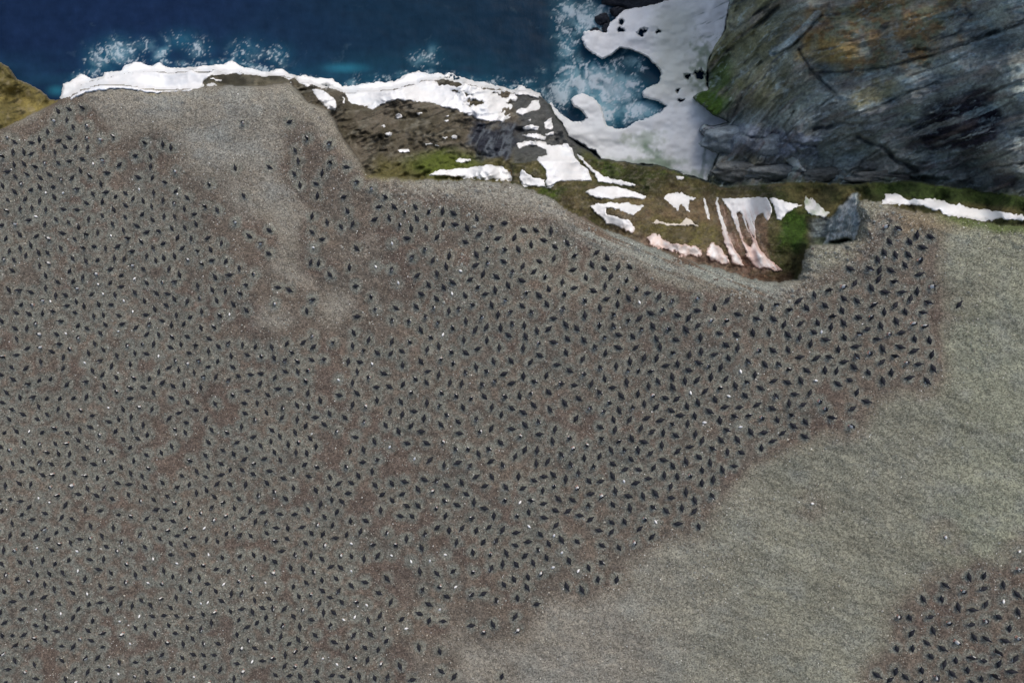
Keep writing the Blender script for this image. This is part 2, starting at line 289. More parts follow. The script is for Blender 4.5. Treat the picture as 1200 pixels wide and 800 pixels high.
D += W(300, 200, "182,15 312,12 474,55 544,84 208,68 284,61 290,118 414,123 607,124 578,170 648,168 699,195 749,170 430,189 558,228 626,220 813,195 876,191 928,200 756,225 677,255 729,270 800,267 880,250 933,252 990,266 1036,223 1103,263 1165,246 265,213 336,243 401,263 454,249 65,279 265,288 312,321 25,341 62,387 271,360w 473,363 710,316 850,311 983,334 1046,299 1135,317 795,369 733,405 907,399 830,420 1085,363 1165,369 639,340w 1035,394 295,434 258,430 440,452 563,450w 638,462 348,486 1088,432 1162,425 1029,443 893,449 960,470w 756,491 850,483 1065,484 1127,496 104,546 158,558 470,540 668,525w 810,533 881,545 922,522 1005,509 1042,546 90,623 240,656 267,605 541,590 777,577 847,598 920,576w 981,584 1075,577 1122,558 1182,536 1170,606 562,648 657,642 752,636 835,640 952,647 1015,628 1105,627 475,682 641,700 720,704 797,684 905,658 1060,684 985,704 1135,674 1192,660 855,710 774,745 923,735 1028,745 1080,732 1147,735 266,772 530,792 460,758 820,780 877,768w 975,793 1083,793 1185,770")
D += W(0, 200, "483,210 670,205 822,215 912,204 590,217 772,215 172,215w 137,232 267,228 419,228 718,230 325,242 213,252 531,250 78,250 10,256 372,264 645,258 808,270 870,267 922,250 1107,242 97,299 173,307 295,292 410,299 462,291 523,305w 582,280 690,289 747,282 605,318 32,318 235,320 354,320 668,333 769,341 835,315 898,318 976,316 1040,340 1170,305 148,348 290,364 397,363 446,355 498,364 555,355 721,362 856,364 99,365 47,378 185,383 228,385 621,377 930,377 990,370 25,413 70,418 125,397 345,412 407,424 461,419 540,412 585,415 690,400 733,420 771,408 821,400 885,418 996,420 1062,424 235,435 190,445 627,443 676,460 951,438 62,467 330,470 520,462 795,460 1124,457 1192,484 845,487 218,490 391,500 457,484 572,490 633,506w 519,525 274,520 347,518 690,525 765,522 822,520 1011,498 1077,488 45,557 95,560 148,568 218,550 368,550 463,532w 570,542 486,577w 636,570 737,574 787,576 930,540 998,558 1059,563 1130,574 1155,535 432,580 543,582 265,585 310,582 207,607 240,612w 583,609w 361,613 680,610 820,600 880,613 940,595 1019,608 104,627 156,628 316,632 397,633 466,626 525,627 783,629 1096,625 729,648 253,657 80,665 203,668 140,670 355,663 443,682 488,676 559,677 625,660w 685,674 829,677 948,660 895,686 1035,678 1078,673w 1157,653 12,703 172,714 290,704 497,720 574,718 640,735 704,720 763,702 807,722 865,717 945,735 1008,732 370,725 411,738 75,738 130,738 475,760 192,766 268,765 312,762w 558,752w 540,770 690,766 747,768 813,779 882,776 982,785 372,780 82,787 583,770")
D += W(300, 600, "870,740 930,765 1153,765 733,780 620,765 676,717 863,647 765,629 1068,557 1009,526 1112,522 877,506 813,503 767,470 862,452w 812,427 1128,405 1066,378 1012,380 1163,335 1190,312 895,390 936,347w 863,345 783,357 705,541w 685,496")
for (x, y) in [(46, 583), (91, 645), (240, 618), (180, 654), (174, 682), (103, 695), (92, 668), (244, 705), (236, 706), (141, 727), (164, 721), (153, 753), (245, 649), (43, 713), (72, 718), (412, 636), (412, 668), (430, 708), (403, 725), (416, 722), (504, 656), (459, 650), (482, 657), (522, 649), (296, 774), (228, 792), (35, 505), (457, 523)]:
    D.append((x, y, True))
# the dense interior, where birds sit about a metre apart
FILL = [[(0, 400), (300, 400), (300, 880), (0, 880)], [(-105, 190), (-2, 175), (-2, 875), (-105, 875)], [(1030, 806), (1204, 806), (1204, 680), (1285, 660), (1285, 870), (1010, 870)], [(300, 400), (600, 400), (600, 672), (462, 672), (440, 870), (300, 870)], [(600, 264), (640, 268), (700, 292), (700, 550), (600, 550)]]
pts = [(x, y) for x, y, _ in D]
gridc = {}
def near(x, y, r):
    cx, cy = int(x//20), int(y//20)
    for i in range(cx-1, cx+2):
        for j in range(cy-1, cy+2):
            for (a, b_) in gridc.get((i, j), ()):
                if (a-x)**2+(b_-y)**2 < r*r: return True
    return False
def put(x, y): gridc.setdefault((int(x//20), int(y//20)), []).append((x, y))
for p in pts: put(*p)
bare_n = lambda x, y: float(fbm(np.array(x/55.0), np.array(y/38.0), 6, 3))
for poly in FILL:
    A = np.array(poly, float); x0, y0 = A.min(0); x1, y1 = A.max(0)
    n_try = int((x1-x0)*(y1-y0)*0.09)
    cx = rng.uniform(x0, x1, n_try); cy = rng.uniform(y0, y1, n_try)
    ok = sd(poly, cx, cy) > 0
    nz = fbm(cx/42, cy/30, 6, 3)
    for x, y, o, n_ in zip(cx, cy, ok, nz):
        if not o: continue
        r = (11.8 if x < 420 else 13.2)+ max(0, n_-0.15)*16
        if n_ > 0.62 and x < 500: continue
        if not near(x, y, r):
            put(x, y); D.append((x, y, random.random() < 0.012))
D = [(x, y, w_) for x, y, w_ in D if -110 < x < 1290 and -12 < y < 880]
_u = []
for d in D:
    if all((d[0]-q_[0])**2+(d[1]-q_[1])**2 > 64 for q_ in _u[-400:]) and all((d[0]-q_[0])**2+(d[1]-q_[1])**2 > 64 for q_ in _u): _u.append(d)
D = _u
DX = np.array([d[0] for d in D]); DY = np.array([d[1] for d in D]); DW = np.array([d[2] for d in D])
print('birds', len(D), 'white', int(DW.sum()))
# ------------------------------------------------------------------ colours of the land (albedo)
def cc(r, g, b, k=1.0): return (lin(r, g, b)*k)[None, None, :]
def e(a): return a[..., None]
nb = fbm(U/90, V/70, 3, 4); nm = fbm(U/22, V/18, 2, 4); ns = fbm(U/6, V/5, 5, 3); nf = fbm(U/2.2, V/2.2, 1, 2)
# how much each spot is trodden and manured by the colony
dens = np.zeros(U.shape); halo = np.zeros(U.shape)
for x, y in zip(DX, DY):
    i0, i1 = np.searchsorted(us, [x-34, x+34]); j0, j1 = np.searchsorted(vs, [y-34, y+34])
    uu, vv = U[j0:j1, i0:i1], V[j0:j1, i0:i1]; d2 = (uu-x)**2+(vv-y)**2
    dens[j0:j1, i0:i1] += np.exp(-d2/(2*15**2))
    k = 0.55+0.45*abs(math.sin(x*12.9+y*4.1))
    halo[j0:j1, i0:i1] = np.maximum(halo[j0:j1, i0:i1], k*sstep(11, 4.5, np.sqrt(d2)+ns[j0:j1, i0:i1]*2.5))
den = np.clip(dens/2.6, 0, 1)
bare = mix(cc(143, 139, 127), cc(136, 136, 120), e(sstep(650, 950, U+nb*60)))
bare = mix(bare, cc(138, 141, 122), e(sstep(1040, 1180, U+nb*40)*0.8))
bare = mix(bare, cc(140, 143, 134), e(np.clip(nm*0.9+nb*0.3, 0, 1)*0.6))
bare = mix(bare, cc(118, 112, 97), e(np.clip(-nm*0.5-nb*0.6, 0, 1)*0.35))
# faint flow lines that curve across the bare slope on the right
fl = ridged((V-0.35*U+fbm(U/150, V/150, 4)*30)/13, (U+V*0.3)/110, 2, 4)
fl2 = ridged((V-0.12*U+fbm(U/150, V/150, 4)*30)/30, (U)/150, 5, 3)
bare = bare*(1+e((fl-0.35)*0.18*sstep(0, 1, 1-den)+(fl2-0.3)*0.12))
fl3 = ridged((V-0.36*U+fbm(U/140, V/140, 1)*26)/5.5, (U+V*0.3)/90, 6, 3)
bare = bare*(1-e(sstep(0.3, 0.7, fl3)*0.1*sstep(640, 860, U)))
col_soil = mix(cc(115, 105, 93), cc(108, 101, 91), e(sstep(-0.5, 0.5, nm)))
red = np.clip((fbm(U/42, V/30, 6, 3)-0.05)*1.9, 0, 1)
fl3 = ridged((V-0.36*U+fbm(U/140, V/140, 1)*26)/5.5, (U+V*0.3)/90, 6, 3)
bare = bare*(1-e(sstep(0.3, 0.7, fl3)*0.1*sstep(640, 860, U)))
col_soil = mix(col_soil, cc(104, 90, 81), e(red*0.55*(1-halo)))
gnd = mix(bare, col_soil, e(sstep(0.08+0.16*sstep(560, 430, U)*sstep(470, 230, V), 0.78, den+nm*0.22)))
gnd = mix(gnd, cc(138, 144, 134), e(halo*0.6)); gnd = gnd*(1-0.09*e(den))
pale = sstep(0.05, 0.6, fbm(U/48, V/26, 7, 4)+0.15)*sstep(0.8, 0.1, den)*sstep(560, 380, U)*sstep(460, 240, V)*sstep(110, 200, U)
gnd = mix(gnd, cc(146, 152, 148), e(pale*0.45))
gnd = gnd*(1+e((ns*0.2+nf*0.26)*(0.3+0.7*den)))
# reddish fringe along the lower right border of the colony
rk = sstep(40, 8, dP)*sstep(425, 470, U)*sstep(1075, 1020, U)
blk = ridged((U+V*0.3)/7, (V-U*0.3)/5, 2, 3)
gnd = gnd*(1+e(rk*(0.12*(blk-0.25)+0.3*nf+0.15*ns)))
gnd = mix(gnd, cc(158, 160, 150), e(rk*sstep(0.35, 0.7, blk)*0.55)); 
fr = sstep(0.02, 0.25, den)*sstep(0.75, 0.35, den)
gnd = mix(gnd, cc(124, 114, 98), e(fr*0.4*(0.6+0.5*nm)))
# pale grey boulders' rubble along the top rim
rim = sstep(26, 2, dP)*sstep(420, 560, U)*sstep(990, 880, U)
gnd = mix(gnd, cc(138, 140, 134), e(rim*0.6*(0.6+ns)))
gnd = mix(gnd, cc(92, 76, 66), e(sstep(14, 3, dP)*sstep(690, 760, U)*sstep(935, 900, U)*sstep(-0.4, 0.4, nm)*0.7))
strk = ridged((V-0.42*U)/7, (U+V*0.4)/90, 3, 3)
gnd = mix(gnd, mix(cc(140, 146, 138), cc(104, 88, 74), e(sstep(0.2, 0.55, strk))), e(sstep(34, 6, dP)*sstep(640, 700, U)*sstep(935, 900, U)*0.85))
gnd = mix(gnd, cc(138, 124, 98), e(0.6*sstep(26, 8, np.hypot((U-1085)/2.6, V-258)+nm*7)*0.85))
gnd = mix(gnd, cc(88, 104, 52), e(sstep(12, 2, dP+nm*4)*sstep(1085, 1120, U)*0.8))
gnd = mix(gnd, cc(140, 128, 84), e(sstep(9, 0, dP+nm*5)*sstep(130, 150, U)*sstep(200, 180, U)*0.8))
gnd = mix(gnd, cc(124, 120, 70), e(sstep(7, 0, dP+nm*4)*sstep(420, 440, U)*sstep(500, 480, U)*0.8))
COL = gnd.copy()
def setc(k, arr):
    arr = np.broadcast_to(arr, COL.shape); COL[reg == k] = arr[reg == k]
# headland: yellow green lichen rock with dark cracks
crack = ridged((V+U*0.3)/11, U/40, 1, 4)
hcol = mix(cc(142, 130, 76), cc(112, 104, 62), e(sstep(-0.4, 0.5, nm)))
hcol = mix(hcol, cc(150, 140, 112), e(sstep(0.1, 0.7, ns)*0.5)); hcol = mix(hcol, cc(52, 50, 30), e(sstep(0.62, 0.8, crack)*0.8))
setc(1, hcol)
setc(7, mix(cc(112, 108, 92), cc(70, 68, 56), e(sstep(-0.3, 0.5, nm+ns*0.5))))
# terrace: brown slabs, green at the foot
cr2 = ridged((V*0.8+U*0.35)/12, (U-V)/45, 4, 4)
tcol = mix(cc(108, 101, 88), cc(84, 79, 64), e(sstep(-0.5, 0.5, nm)))
tcol = mix(tcol, cc(132, 128, 116), e(np.clip(ns, 0, 1)*0.5))
tcol = mix(tcol, cc(40, 40, 34), e(sstep(0.5, 0.68, ridged((V*0.9+U*0.3)/7, (U-V*0.3)/40, 4, 4))*0.75))
tcol = mix(tcol, cc(150, 148, 134), e(sstep(0.5, 0.8, ridged((V+U*0.2)/5, U/30, 1, 3))*0.5))
tcol = mix(tcol, cc(112, 108, 62), e(sstep(175, 205, V+nm*8)*sstep(420, 450, U)*0.7))
tcol = mix(tcol, cc(92, 106, 40), e(sstep(24, 6, np.hypot((U-520)/2.8, V-193)+nm*6)*0.9))
tcol = mix(tcol, mix(cc(48, 52, 62), cc(96, 104, 112), e(sstep(0.1, 0.6, ridged((U+V*.4)/6, V/16, 4, 4)))), e(sstep(26, 14, np.hypot((U-582)/1.4, V-168)+nm*14)))
tcol = mix(tcol, cc(86, 92, 96), e(sstep(596, 612, U+nm*8)*0.7))
tcol = mix(tcol, cc(88, 92, 50), e(sstep(660, 690, U+nm*10)*0.9))
tcol = mix(tcol, cc(150, 122, 88), e(sstep(9, 3, np.hypot((U-600)/1.2, V-205)+nm*3)*0.8))
setc(2, tcol)
setc(3, mix(cc(52, 58, 60), cc(76, 84, 74), e(sstep(-0.4, 0.4, nm))))
# gully: moss, mud and guano
g1 = mix(cc(66, 74, 34), cc(102, 96, 56), e(sstep(-0.5, 0.6, nm)))
g1 = mix(g1, cc(86, 110, 30), e(np.maximum(sstep(16, 5, np.hypot((U-645)/1.6, V-226)+nm*5), np.maximum(sstep(14, 4, np.hypot((U-712)/1.8, V-197)+nm*5), sstep(10, 3, np.hypot((U-800)/5.0, V-203)+nm*4)*0.7))*0.85))
brown = mix(cc(134, 114, 82), cc(112, 104, 62), e(sstep(-0.4, 0.5, nm+ns*0.4)))
g1 = mix(g1, brown, e(sstep(222, 238, V+nm*6)*sstep(690, 740, U)*sstep(905, 890, U)))
g1 = mix(g1, cc(116, 110, 58), e(sstep(60, 40, np.hypot((U-790)/1.1, (V-275)*3)+nm*10)*0.9))
g1 = mix(g1, cc(148, 120, 92), e(sstep(880, 884, U)*sstep(902, 896, U)*sstep(235, 245, V)*0.9))
g1 = mix(g1, cc(152, 128, 112), e(sstep(16, 3, dP*-1+nm*4)*sstep(725, 760, U)*sstep(905, 870, U)*0.85))
g1 = mix(g1, cc(108, 82, 60), e(sstep(13, 3, -dP+nm*3)*sstep(830, 900, U)*sstep(935, 925, U)*0.8))
fq = U-843-34*np.clip((V-231)/90, 0, 1.4)**1.35+nf
g1 = mix(g1, mix(cc(186, 158, 144), cc(118, 78, 66), e(sstep(-0.2, 0.5, ridged(fq/4.5, V/60, 5, 3)))), e(sstep(-12, -2, fq)*sstep(44, 34, fq)*sstep(232, 240, V)*sstep(322, 312, V)*sstep(-0.6, 0.3, ridged(fq/9, V/80, 3, 2))*0.75))
g1 = mix(g1, cc(62, 92, 22), e(sstep(26, 12, np.hypot((U-930)*1.0, (V-268)*0.8)+nm*8)))
g1 = mix(g1, mix(cc(88, 102, 110), cc(150, 168, 170), e(sstep(0.1, 0.6, ridged(U/22, V/3.5, 3, 3)))), e(sstep(945, 960, U+nm*4)*sstep(253, 258, V)*sstep(1012, 1005, U)*0.9))
g1 = mix(g1, cc(120, 130, 82), e(sstep(950, 958, U)*sstep(276, 280, V)*0.8))
g1 = mix(g1, mix(cc(150, 168, 172), cc(225, 232, 230), e(sstep(0.0, 0.6, ridged((U+V*0.3)/5+ns*0.5, V/16, 3, 3)))), e(sstep(-2, 2, fin+ns*2)*0.95))
g1 = mix(g1, cc(60, 80, 30), e(sstep(1000, 1040, U)*sstep(236, 226, V-(U-1040)*0.08)))
g1 = mix(g1, cc(104, 92, 66), e(sstep(-0.1, 0.5, fbm(U/14, V/7, 6, 4))*0.7*sstep(920, 880, U)))
g1 = mix(g1, cc(44, 58, 26), e(sstep(0.3, 0.7, ridged(U/30, V/7, 2, 4))*0.55*sstep(250, 215, V)))
g1 = mix(g1, cc(128, 122, 106), e(sstep(0.35, 0.7, ridged((U+V)/9, (V-U*0.2)/5, 1, 4))*0.45*sstep(930, 900, U)))
g1 = mix(g1, e(g1.mean(-1))*np.ones(3), 0.18)
g1 = g1*(1+e(ns*0.4+nf*0.3))
setc(4, g1)
# great wall: blue grey schist, ochre lichen, black bands, streaks along the strata
wcol = mix(cc(128, 138, 132), cc(104, 110, 108), e(sstep(0.0, 0.8, strat)))
wcol = mix(wcol, cc(144, 158, 160), e(sstep(0.35, 0.75, strat2)*0.5))
wcol = mix(wcol, cc(124, 120, 114), e(sstep(-0.1, 0.6, fbm(sc/14, al/60, 3, 3))*0.5))
wcol = mix(wcol, cc(104, 104, 72), e(1.35*sstep(985, 900, U+nm*30)*sstep(150, 110, V)*0.6*(0.5+0.5*nm+0.3)))
och = sstep(80, 44, np.hypot((U-1035)/1.5+(V-40)*0.35, (V-36)*1.15)+nm*24)
wcol = mix(wcol, mix(cc(130, 106, 70), cc(112, 112, 84), e(sstep(-0.3, 0.4, ns+nm))), e(och*0.9*sstep(-0.9, 0.1, fbm(U/16, V/24, 5, 3))))
wcol = mix(wcol, cc(128, 120, 74), e(0.8*sstep(16, 6, np.abs(sc-(8*math.cos(.35)+90*math.sin(.35)))+ns*5)*sstep(34, 18, np.abs(U-1025)+nm*6)*0.8))
wcol = mix(wcol, cc(150, 130, 74), e(sstep(20, 8, np.hypot((U-968)/2.4, V-62)+nm*8)*0.5))
bl = sstep(58, 34, np.hypot((U-1128)/1.35, (V-146)*1.25+(U-1128)*0.35)+nm*16)
bls = bl*sstep(0.0, 0.22, ridged(sc/10+ns*0.1, al/120, 6, 4)+0.2*nm)
wcol = mix(wcol, cc(30, 28, 36), e(bls*0.98))
bl2 = sstep(14, 5, np.hypot((U-1180)/1.7, V-212)+nm*6)
wcol = mix(wcol, cc(46, 44, 50), e(bl2*0.9))
wcol = mix(wcol, cc(152, 166, 164), e(sstep(40, 14, np.hypot((U-1155)/1.3, (V-122)*1.2)+nm*14)*0.65*(1-bls)*sstep(-0.3, 0.2, ns+nm)))
wcol = mix(wcol, cc(54, 76, 30), e(np.maximum(sstep(26, 10, np.hypot((U-845)*1.1, (V-95)*0.5)+nm*12)*0.8, sstep(20, 14, np.hypot((U-830)*0.9, V-122)))) )
spur = sd([(815, 150), (835, 144), (880, 146), (960, 160), (960, 186), (900, 184), (862, 180), (845, 180), (825, 165)], U, V)
wcol = mix(wcol, cc(104, 112, 124), e(sstep(-3, 4, spur+ns*3)*0.85))
wcol = mix(wcol, cc(92, 88, 66), e(sstep(18, 8, np.hypot((U-872)/1.5, V-192)+nm*7)*0.7))
wcol = mix(wcol, cc(56, 58, 60), e(sstep(0.68, 0.85, ridged(sc/20+3, al/100, 2, 3))*0.7))
wcol = mix(wcol, cc(50, 60, 40), e(sstep(14, 0, dWall)*sstep(190, 205, V)*0.8))
wcol = mix(wcol, cc(66, 70, 66), e(gcol*0.45))
wcol = mix(wcol, cc(160, 174, 176), e(sstep(3.0, 1.0, np.abs(near_line([(905, 62), (922, 52), (942, 34), (958, 16)], U, V)-2))*0.6))
wcol = mix(wcol, cc(66, 74, 84), e((1-och)*sstep(0.4, 0.75, ridged(sc/7+ns*0.4, al/60, 5, 4))*0.38))
wcol = mix(wcol, cc(150, 166, 168), e(sstep(0.55, 0.85, ridged(sc/6+ns*0.5, al/40, 1, 4))*0.45))
wcol = mix(wcol, cc(110, 100, 96), e(sstep(0.2, 0.6, fbm(sc/10, al/40, 6, 4))*0.4))
wcol = wcol*(1+e(ns*0.2+nf*0.3))*2.1
setc(5, wcol)
COL = np.clip(COL*0.86, 0.004, 0.8)

# ------------------------------------------------------------------ land meshes, one per kind of ground
XX, YY, ZZ = P(U, V, Z)
nv, nu = U.shape
idx = np.arange(nv*nu).reshape(nv, nu)
quads = np.stack([idx[1:, :-1], idx[1:, 1:], idx[:-1, 1:], idx[:-1, :-1]], -1).reshape(-1, 4)
qreg = reg[:-1, :-1].reshape(-1)
allv = np.stack([XX, YY, ZZ], -1).reshape(-1, 3); allc = COL.reshape(-1, 3)
def land(name, regs, mat, label):
    q = quads[np.isin(qreg, regs)]
    un, inv = np.unique(q, return_inverse=True)
    me = make_mesh(name, allv[un], inv.reshape(-1, 4), [mat], allc[un])
    return link(name, me, label, kind='structure')
land('ground', [6], M_ground, 'stony brown plateau of gravel and guano above the sea')
land('rocky_terrain', [2, 7], M_rock, 'brown rock terrace between the plateau and the sea')
land('headland_terrain', [1], M_rock, 'yellow green lichen covered rock at the top left corner')
land('gully_slope', [4], M_moss, 'green and brown mossy gully between plateau and dark rock wall')
land('cliff_terrain', [5], M_cliff, 'dark blue grey layered cliff with ochre lichen at the top right')
land('seabed', [0, 3], M_rock, 'dark rock under the water and the shore snow')

# ------------------------------------------------------------------ the sea
def axis_far(a, b, far, st):
    g = np.geomspace(6, far, 26); return np.concatenate([(a-g)[::-1], np.arange(a, b+0.01, st), b+g])
su = axis_far(-30, 1230, 60000, 1.4); sv = axis_far(-30, 240, 60000, 1.4)
SU, SV = np.meshgrid(su, sv)
def foam_cov(S, T):
    c = np.zeros(S.shape)
    def blob(x, y, rx, ry, k, a=0):
        ca, sa = math.cos(a), math.sin(a); dx, dy = S-x, T-y
        p, q = (dx*ca+dy*sa)/rx, (-dx*sa+dy*ca)/ry
        return k*np.exp(-(p*p+q*q))
    for a in [(140, 62, 26, 16, .95), (118, 70, 20, 18, .7), (166, 54, 18, 10, .6), (108, 84, 12, 8, .6), (188, 64, 14, 7, .9, -0.7), (212, 48, 22, 12, .55), (232, 58, 18, 14, .55), (290, 60, 26, 16, .5), (326, 66, 16, 14, .6), (250, 74, 30, 6, .5),
              (500, 70, 22, 12, .6), (508, 60, 8, 10, .6), (440, 92, 30, 8, .35), (570, 94, 30, 8, .35), (620, 98, 20, 7, .5),
              (665, 12, 18, 20, .75), (690, 20, 26, 22, .9), (664, 52, 14, 30, .75), (668, 85, 20, 22, .8), (700, 88, 28, 20, .9), (720, 105, 36, 22, 1.0), (712, 130, 26, 20, .85), (660, 105, 16, 20, 1.0), (750, 128, 26, 10, 1.1), (690, 100, 26, 14, 1.0), (742, 75, 22, 16, .45), (735, 110, 12, 14, .9), (640, 90, 14, 18, .35), (655, 30, 12, 30, .5)]:
        c = np.maximum(c, blob(*a))
    return c
cov = foam_cov(SU, SV)
shore = near_line([(75, 98), (95, 84), (125, 84), (150, 72), (190, 72), (225, 78), (272, 70), (300, 80), (345, 90), (400, 99), (440, 95), (475, 86), (505, 84), (545, 91), (590, 102), (635, 106), (646, 122), (660, 140)], SU, SV)
cov = np.maximum(cov, 0.62*np.exp(-(shore/6)**2)*(0.6+0.5*fbm(SU/12, SV/12, 3)))
wx = SU+fbm(SU/22, SV/22, 2, 5, 0.6)*18; wy = SV+fbm(SU/22, SV/22, 5, 5, 0.6)*18
fil = ridged(wx/13, wy/13, 1, 5)
fil2 = ridged(wx/5, wy/5, 4, 4); fil = mix(ridged(wx/8, wy/8, 2, 5), fil, sstep(600, 660, SU))
foam = np.clip(sstep(0.80-0.62*cov, 1.10-0.62*cov, fil+0.25*fil2)*sstep(0.06, 0.35, cov), 0, 1)
foam = np.clip(foam+sstep(0.7, 1.15, cov+0.45*fbm(wx/9, wy/9, 3))*0.6, 0, 1)
inl = sstep(640, 690, SU)*sstep(5, 50, SV)
turq = np.clip(cov*0.75+0.3*fbm(SU/30, SV/20, 3)*cov, 0, 1)
dsh = np.minimum(np.minimum(np.abs(SV-(90+0.0*SU)), 60), 60)
turq = np.maximum(turq, np.exp(-(((SU-405)/26)**2+((SV-80)/6)**2))*0.9)
turq = np.maximum(turq, sstep(34, 0, np.abs(SV-84))*0.25*sstep(650, 560, SU)*(0.6+0.5*fbm(SU/40, SV/14, 1)))
turq = np.maximum(turq, np.exp(-(((SU-66)/10)**2+((SV-106)/6)**2)))
turq = np.maximum(turq, 0.9*np.exp(-(((SU-712)/34)**2+((SV-112)/22)**2)))
deep = mix(cc(24, 42, 72), cc(22, 46, 66), e(sstep(150, 520, SU+40*fbm(SU/70, SV/50, 2))))
deep = deep*(1+e(0.13*fbm(SU/10, SV/5, 6, 4)))
sc_ = mix(deep, cc(48, 132, 158), e(turq*(0.5+0.3*inl))); sc_ = mix(sc_, cc(150, 190, 202), e(np.clip(sstep(0.3, 0.95, cov+0.5*fbm(wx/12, wy/12, 6, 5))*0.65*(0.35+0.65*inl), 0, 1))); sc_ = mix(sc_, cc(205, 218, 226), e(foam*(0.5+0.3*inl)))
SZ = -20.0+0.03*fbm(SU/26, SV/14, 1, 2)+0.05*foam
sx, sy, sz = P(SU, SV, SZ)
idx = np.arange(SU.size).reshape(SU.shape)
q = np.stack([idx[1:, :-1], idx[1:, 1:], idx[:-1, 1:], idx[:-1, :-1]], -1).reshape(-1, 4)
me = make_mesh('sea', np.stack([sx, sy, sz], -1).reshape(-1, 3), q, [M_sea], np.broadcast_to(sc_, SU.shape+(3,)).reshape(-1, 3))
link('sea', me, 'deep blue sea with white foam along the shore', kind='structure')

# ------------------------------------------------------------------ snow: each bank or patch its own sheet with its own thickness
def snow(name, poly, label, T=0.3, w_=3.0, holes=(), rag=1.5, tint=None, base=None, group=None, scale=7.0, cat='snow patch', carve=None):
    A = np.array(poly, float); x0, y0 = A.min(0)-7; x1, y1 = A.max(0)+7
    st = 0.8 if (x1-x0) < 150 else 1.0
    a = np.arange(x0, x1, st); b_ = np.arange(y0, y1, st); S, T_ = np.meshgrid(a, b_)
    nx = fbm(S/scale, T_/scale, 2, 4)*rag; ny = fbm(S/scale, T_/scale, 5, 4)*rag
    nx = nx+fbm(S/2.6, T_/2.6, 1, 2)*0.8; ny = ny+fbm(S/2.6, T_/2.6, 6, 2)*0.8
    d = sd(poly, S+nx, T_+ny); w_ = w_*0.6; T = T*0.32 if base is None else T
    for h in holes:
        if len(h) == 4 and not isinstance(h[0], tuple):
            hx, hy, rx, ry = h; dh = (np.hypot((S-hx+nx*2.2)/rx, (T_-hy+ny*2.2)/ry)-1)*min(rx, ry)
        else: dh = -sd(h, S+nx, T_+ny)
        d = np.minimum(d, dh)
    zt_ = np.maximum(zat(S, T_), -19.85); zb = np.maximum(blur(zt_, 14), zt_) if base is None else np.full(S.shape, base)
    if carve is not None: d = carve(S, T_, d)
    und = fbm(S/24, T_/16, 3, 3)
    prof = sstep(0, w_, d)
    th = T*((0.75+0.4*und) if base is None else (0.95+0.08*und))
    z = np.where(d > 0, zb-0.12+(0.12+th)*prof, zb-0.12+np.clip(d, -4, 0)*0.45)
    if base is not None: z = z+0.12*und*prof
    colr = np.broadcast_to(cc(243, 245, 246), S.shape+(3,)).copy()
    colr = colr*(1+e(0.05*fbm(S/2.5, T_/2.5, 3, 3)-0.06*sstep(0.2, 0.8, fbm(S/9, T_/5, 6, 3))))
    colr = mix(colr, cc(176, 178, 172), e(sstep(2.2, 0.2, d+1.5*fbm(S/5, T_/5, 7, 3))*0.45*(base is None)))
    if tint: colr = tint(S, T_, d, colr)
    x, y, zz = P(S, T_, z)
    o = (float(np.mean(A[:, 0])), float(np.mean(A[:, 1])))
    idx = np.arange(S.size).reshape(S.shape)
    q = np.stack([idx[1:, :-1], idx[1:, 1:], idx[:-1, 1:], idx[:-1, :-1]], -1).reshape(-1, 4)
    dd = np.minimum(np.minimum(d[1:, :-1], d[1:, 1:]), np.minimum(d[:-1, 1:], d[:-1, :-1])).reshape(-1)
    dmx = np.maximum(np.maximum(d[1:, :-1], d[1:, 1:]), np.maximum(d[:-1, 1:], d[:-1, :-1])).reshape(-1)
    q = q[dmx > (-2.2 if base is None else -3.6)]
    un, inv = np.unique(q, return_inverse=True)
    vv = np.stack([x, y, zz], -1).reshape(-1, 3)[un]
    oz = float(zat(*o)); ox, oy, _ = P(o[0], o[1], oz); org = np.array([ox, oy, oz]); 
    me = make_mesh(name, vv-org, inv.reshape(-1, 4), [M_snow], colr.reshape(-1, 3)[un])
    return link(name, me, label, cat, group, loc=org)
def t_inlet(S, T, d, c):
    n = fbm(S/20, T/14, 2, 4); n2_ = fbm(S/6, T/6, 4, 3)
    c = mix(c, cc(208, 222, 228), e(np.clip(0.3+0.6*sstep(90, 150, T)+0.3*n, 0, 1)*0.3))  # blue-grey shade painted into the snow colour, stronger towards the lower end
    c = mix(c, cc(196, 204, 186), e(sstep(50, 12, np.abs(S-(790+0.0*T))+n*14)*sstep(140, 90, T)*sstep(-10, 20, T)*0.55))
    g = np.minimum(np.abs((S-765)-(T-180)*0.95), 99)
    c = mix(c, cc(104, 134, 104), e(sstep(13, 2, g+n2_*6)*sstep(158, 172, T)*sstep(212, 198, T)*sstep(750, 756, S)*0.75))
    c = mix(c, cc(126, 150, 118), e(sstep(20, 6, np.hypot((S-755)/1.6, (T-164)*1.4)+n2_*9)*0.5))
    c = mix(c, cc(140, 160, 138), e(sstep(26, 6, np.hypot((S-770)/1.8, (T-194)*1.3)+n2_*9)*0.55))
    c = mix(c, cc(120, 138, 112), e(sstep(18, 2, np.hypot((S-825)*0.9, (T-80)*0.42)+n2_*11)*0.8))
    c = mix(c, cc(110, 126, 122), e(sstep(0.62, 0.9, ridged((T+S*0.55)/7, (S-T)/60, 3, 3))*sstep(800, 830, S)*sstep(55, 40, T)*0.7))
    c = mix(c, cc(96, 120, 112), e(sstep(4, 1, np.abs(S-(828-(T-165)*0.15))+n2_*2)*sstep(166, 172, T)*0.6))
    c = mix(c, cc(150, 168, 150), e(sstep(10, 2, d+n2_*6)*sstep(178, 190, T)*0.6))
    return c
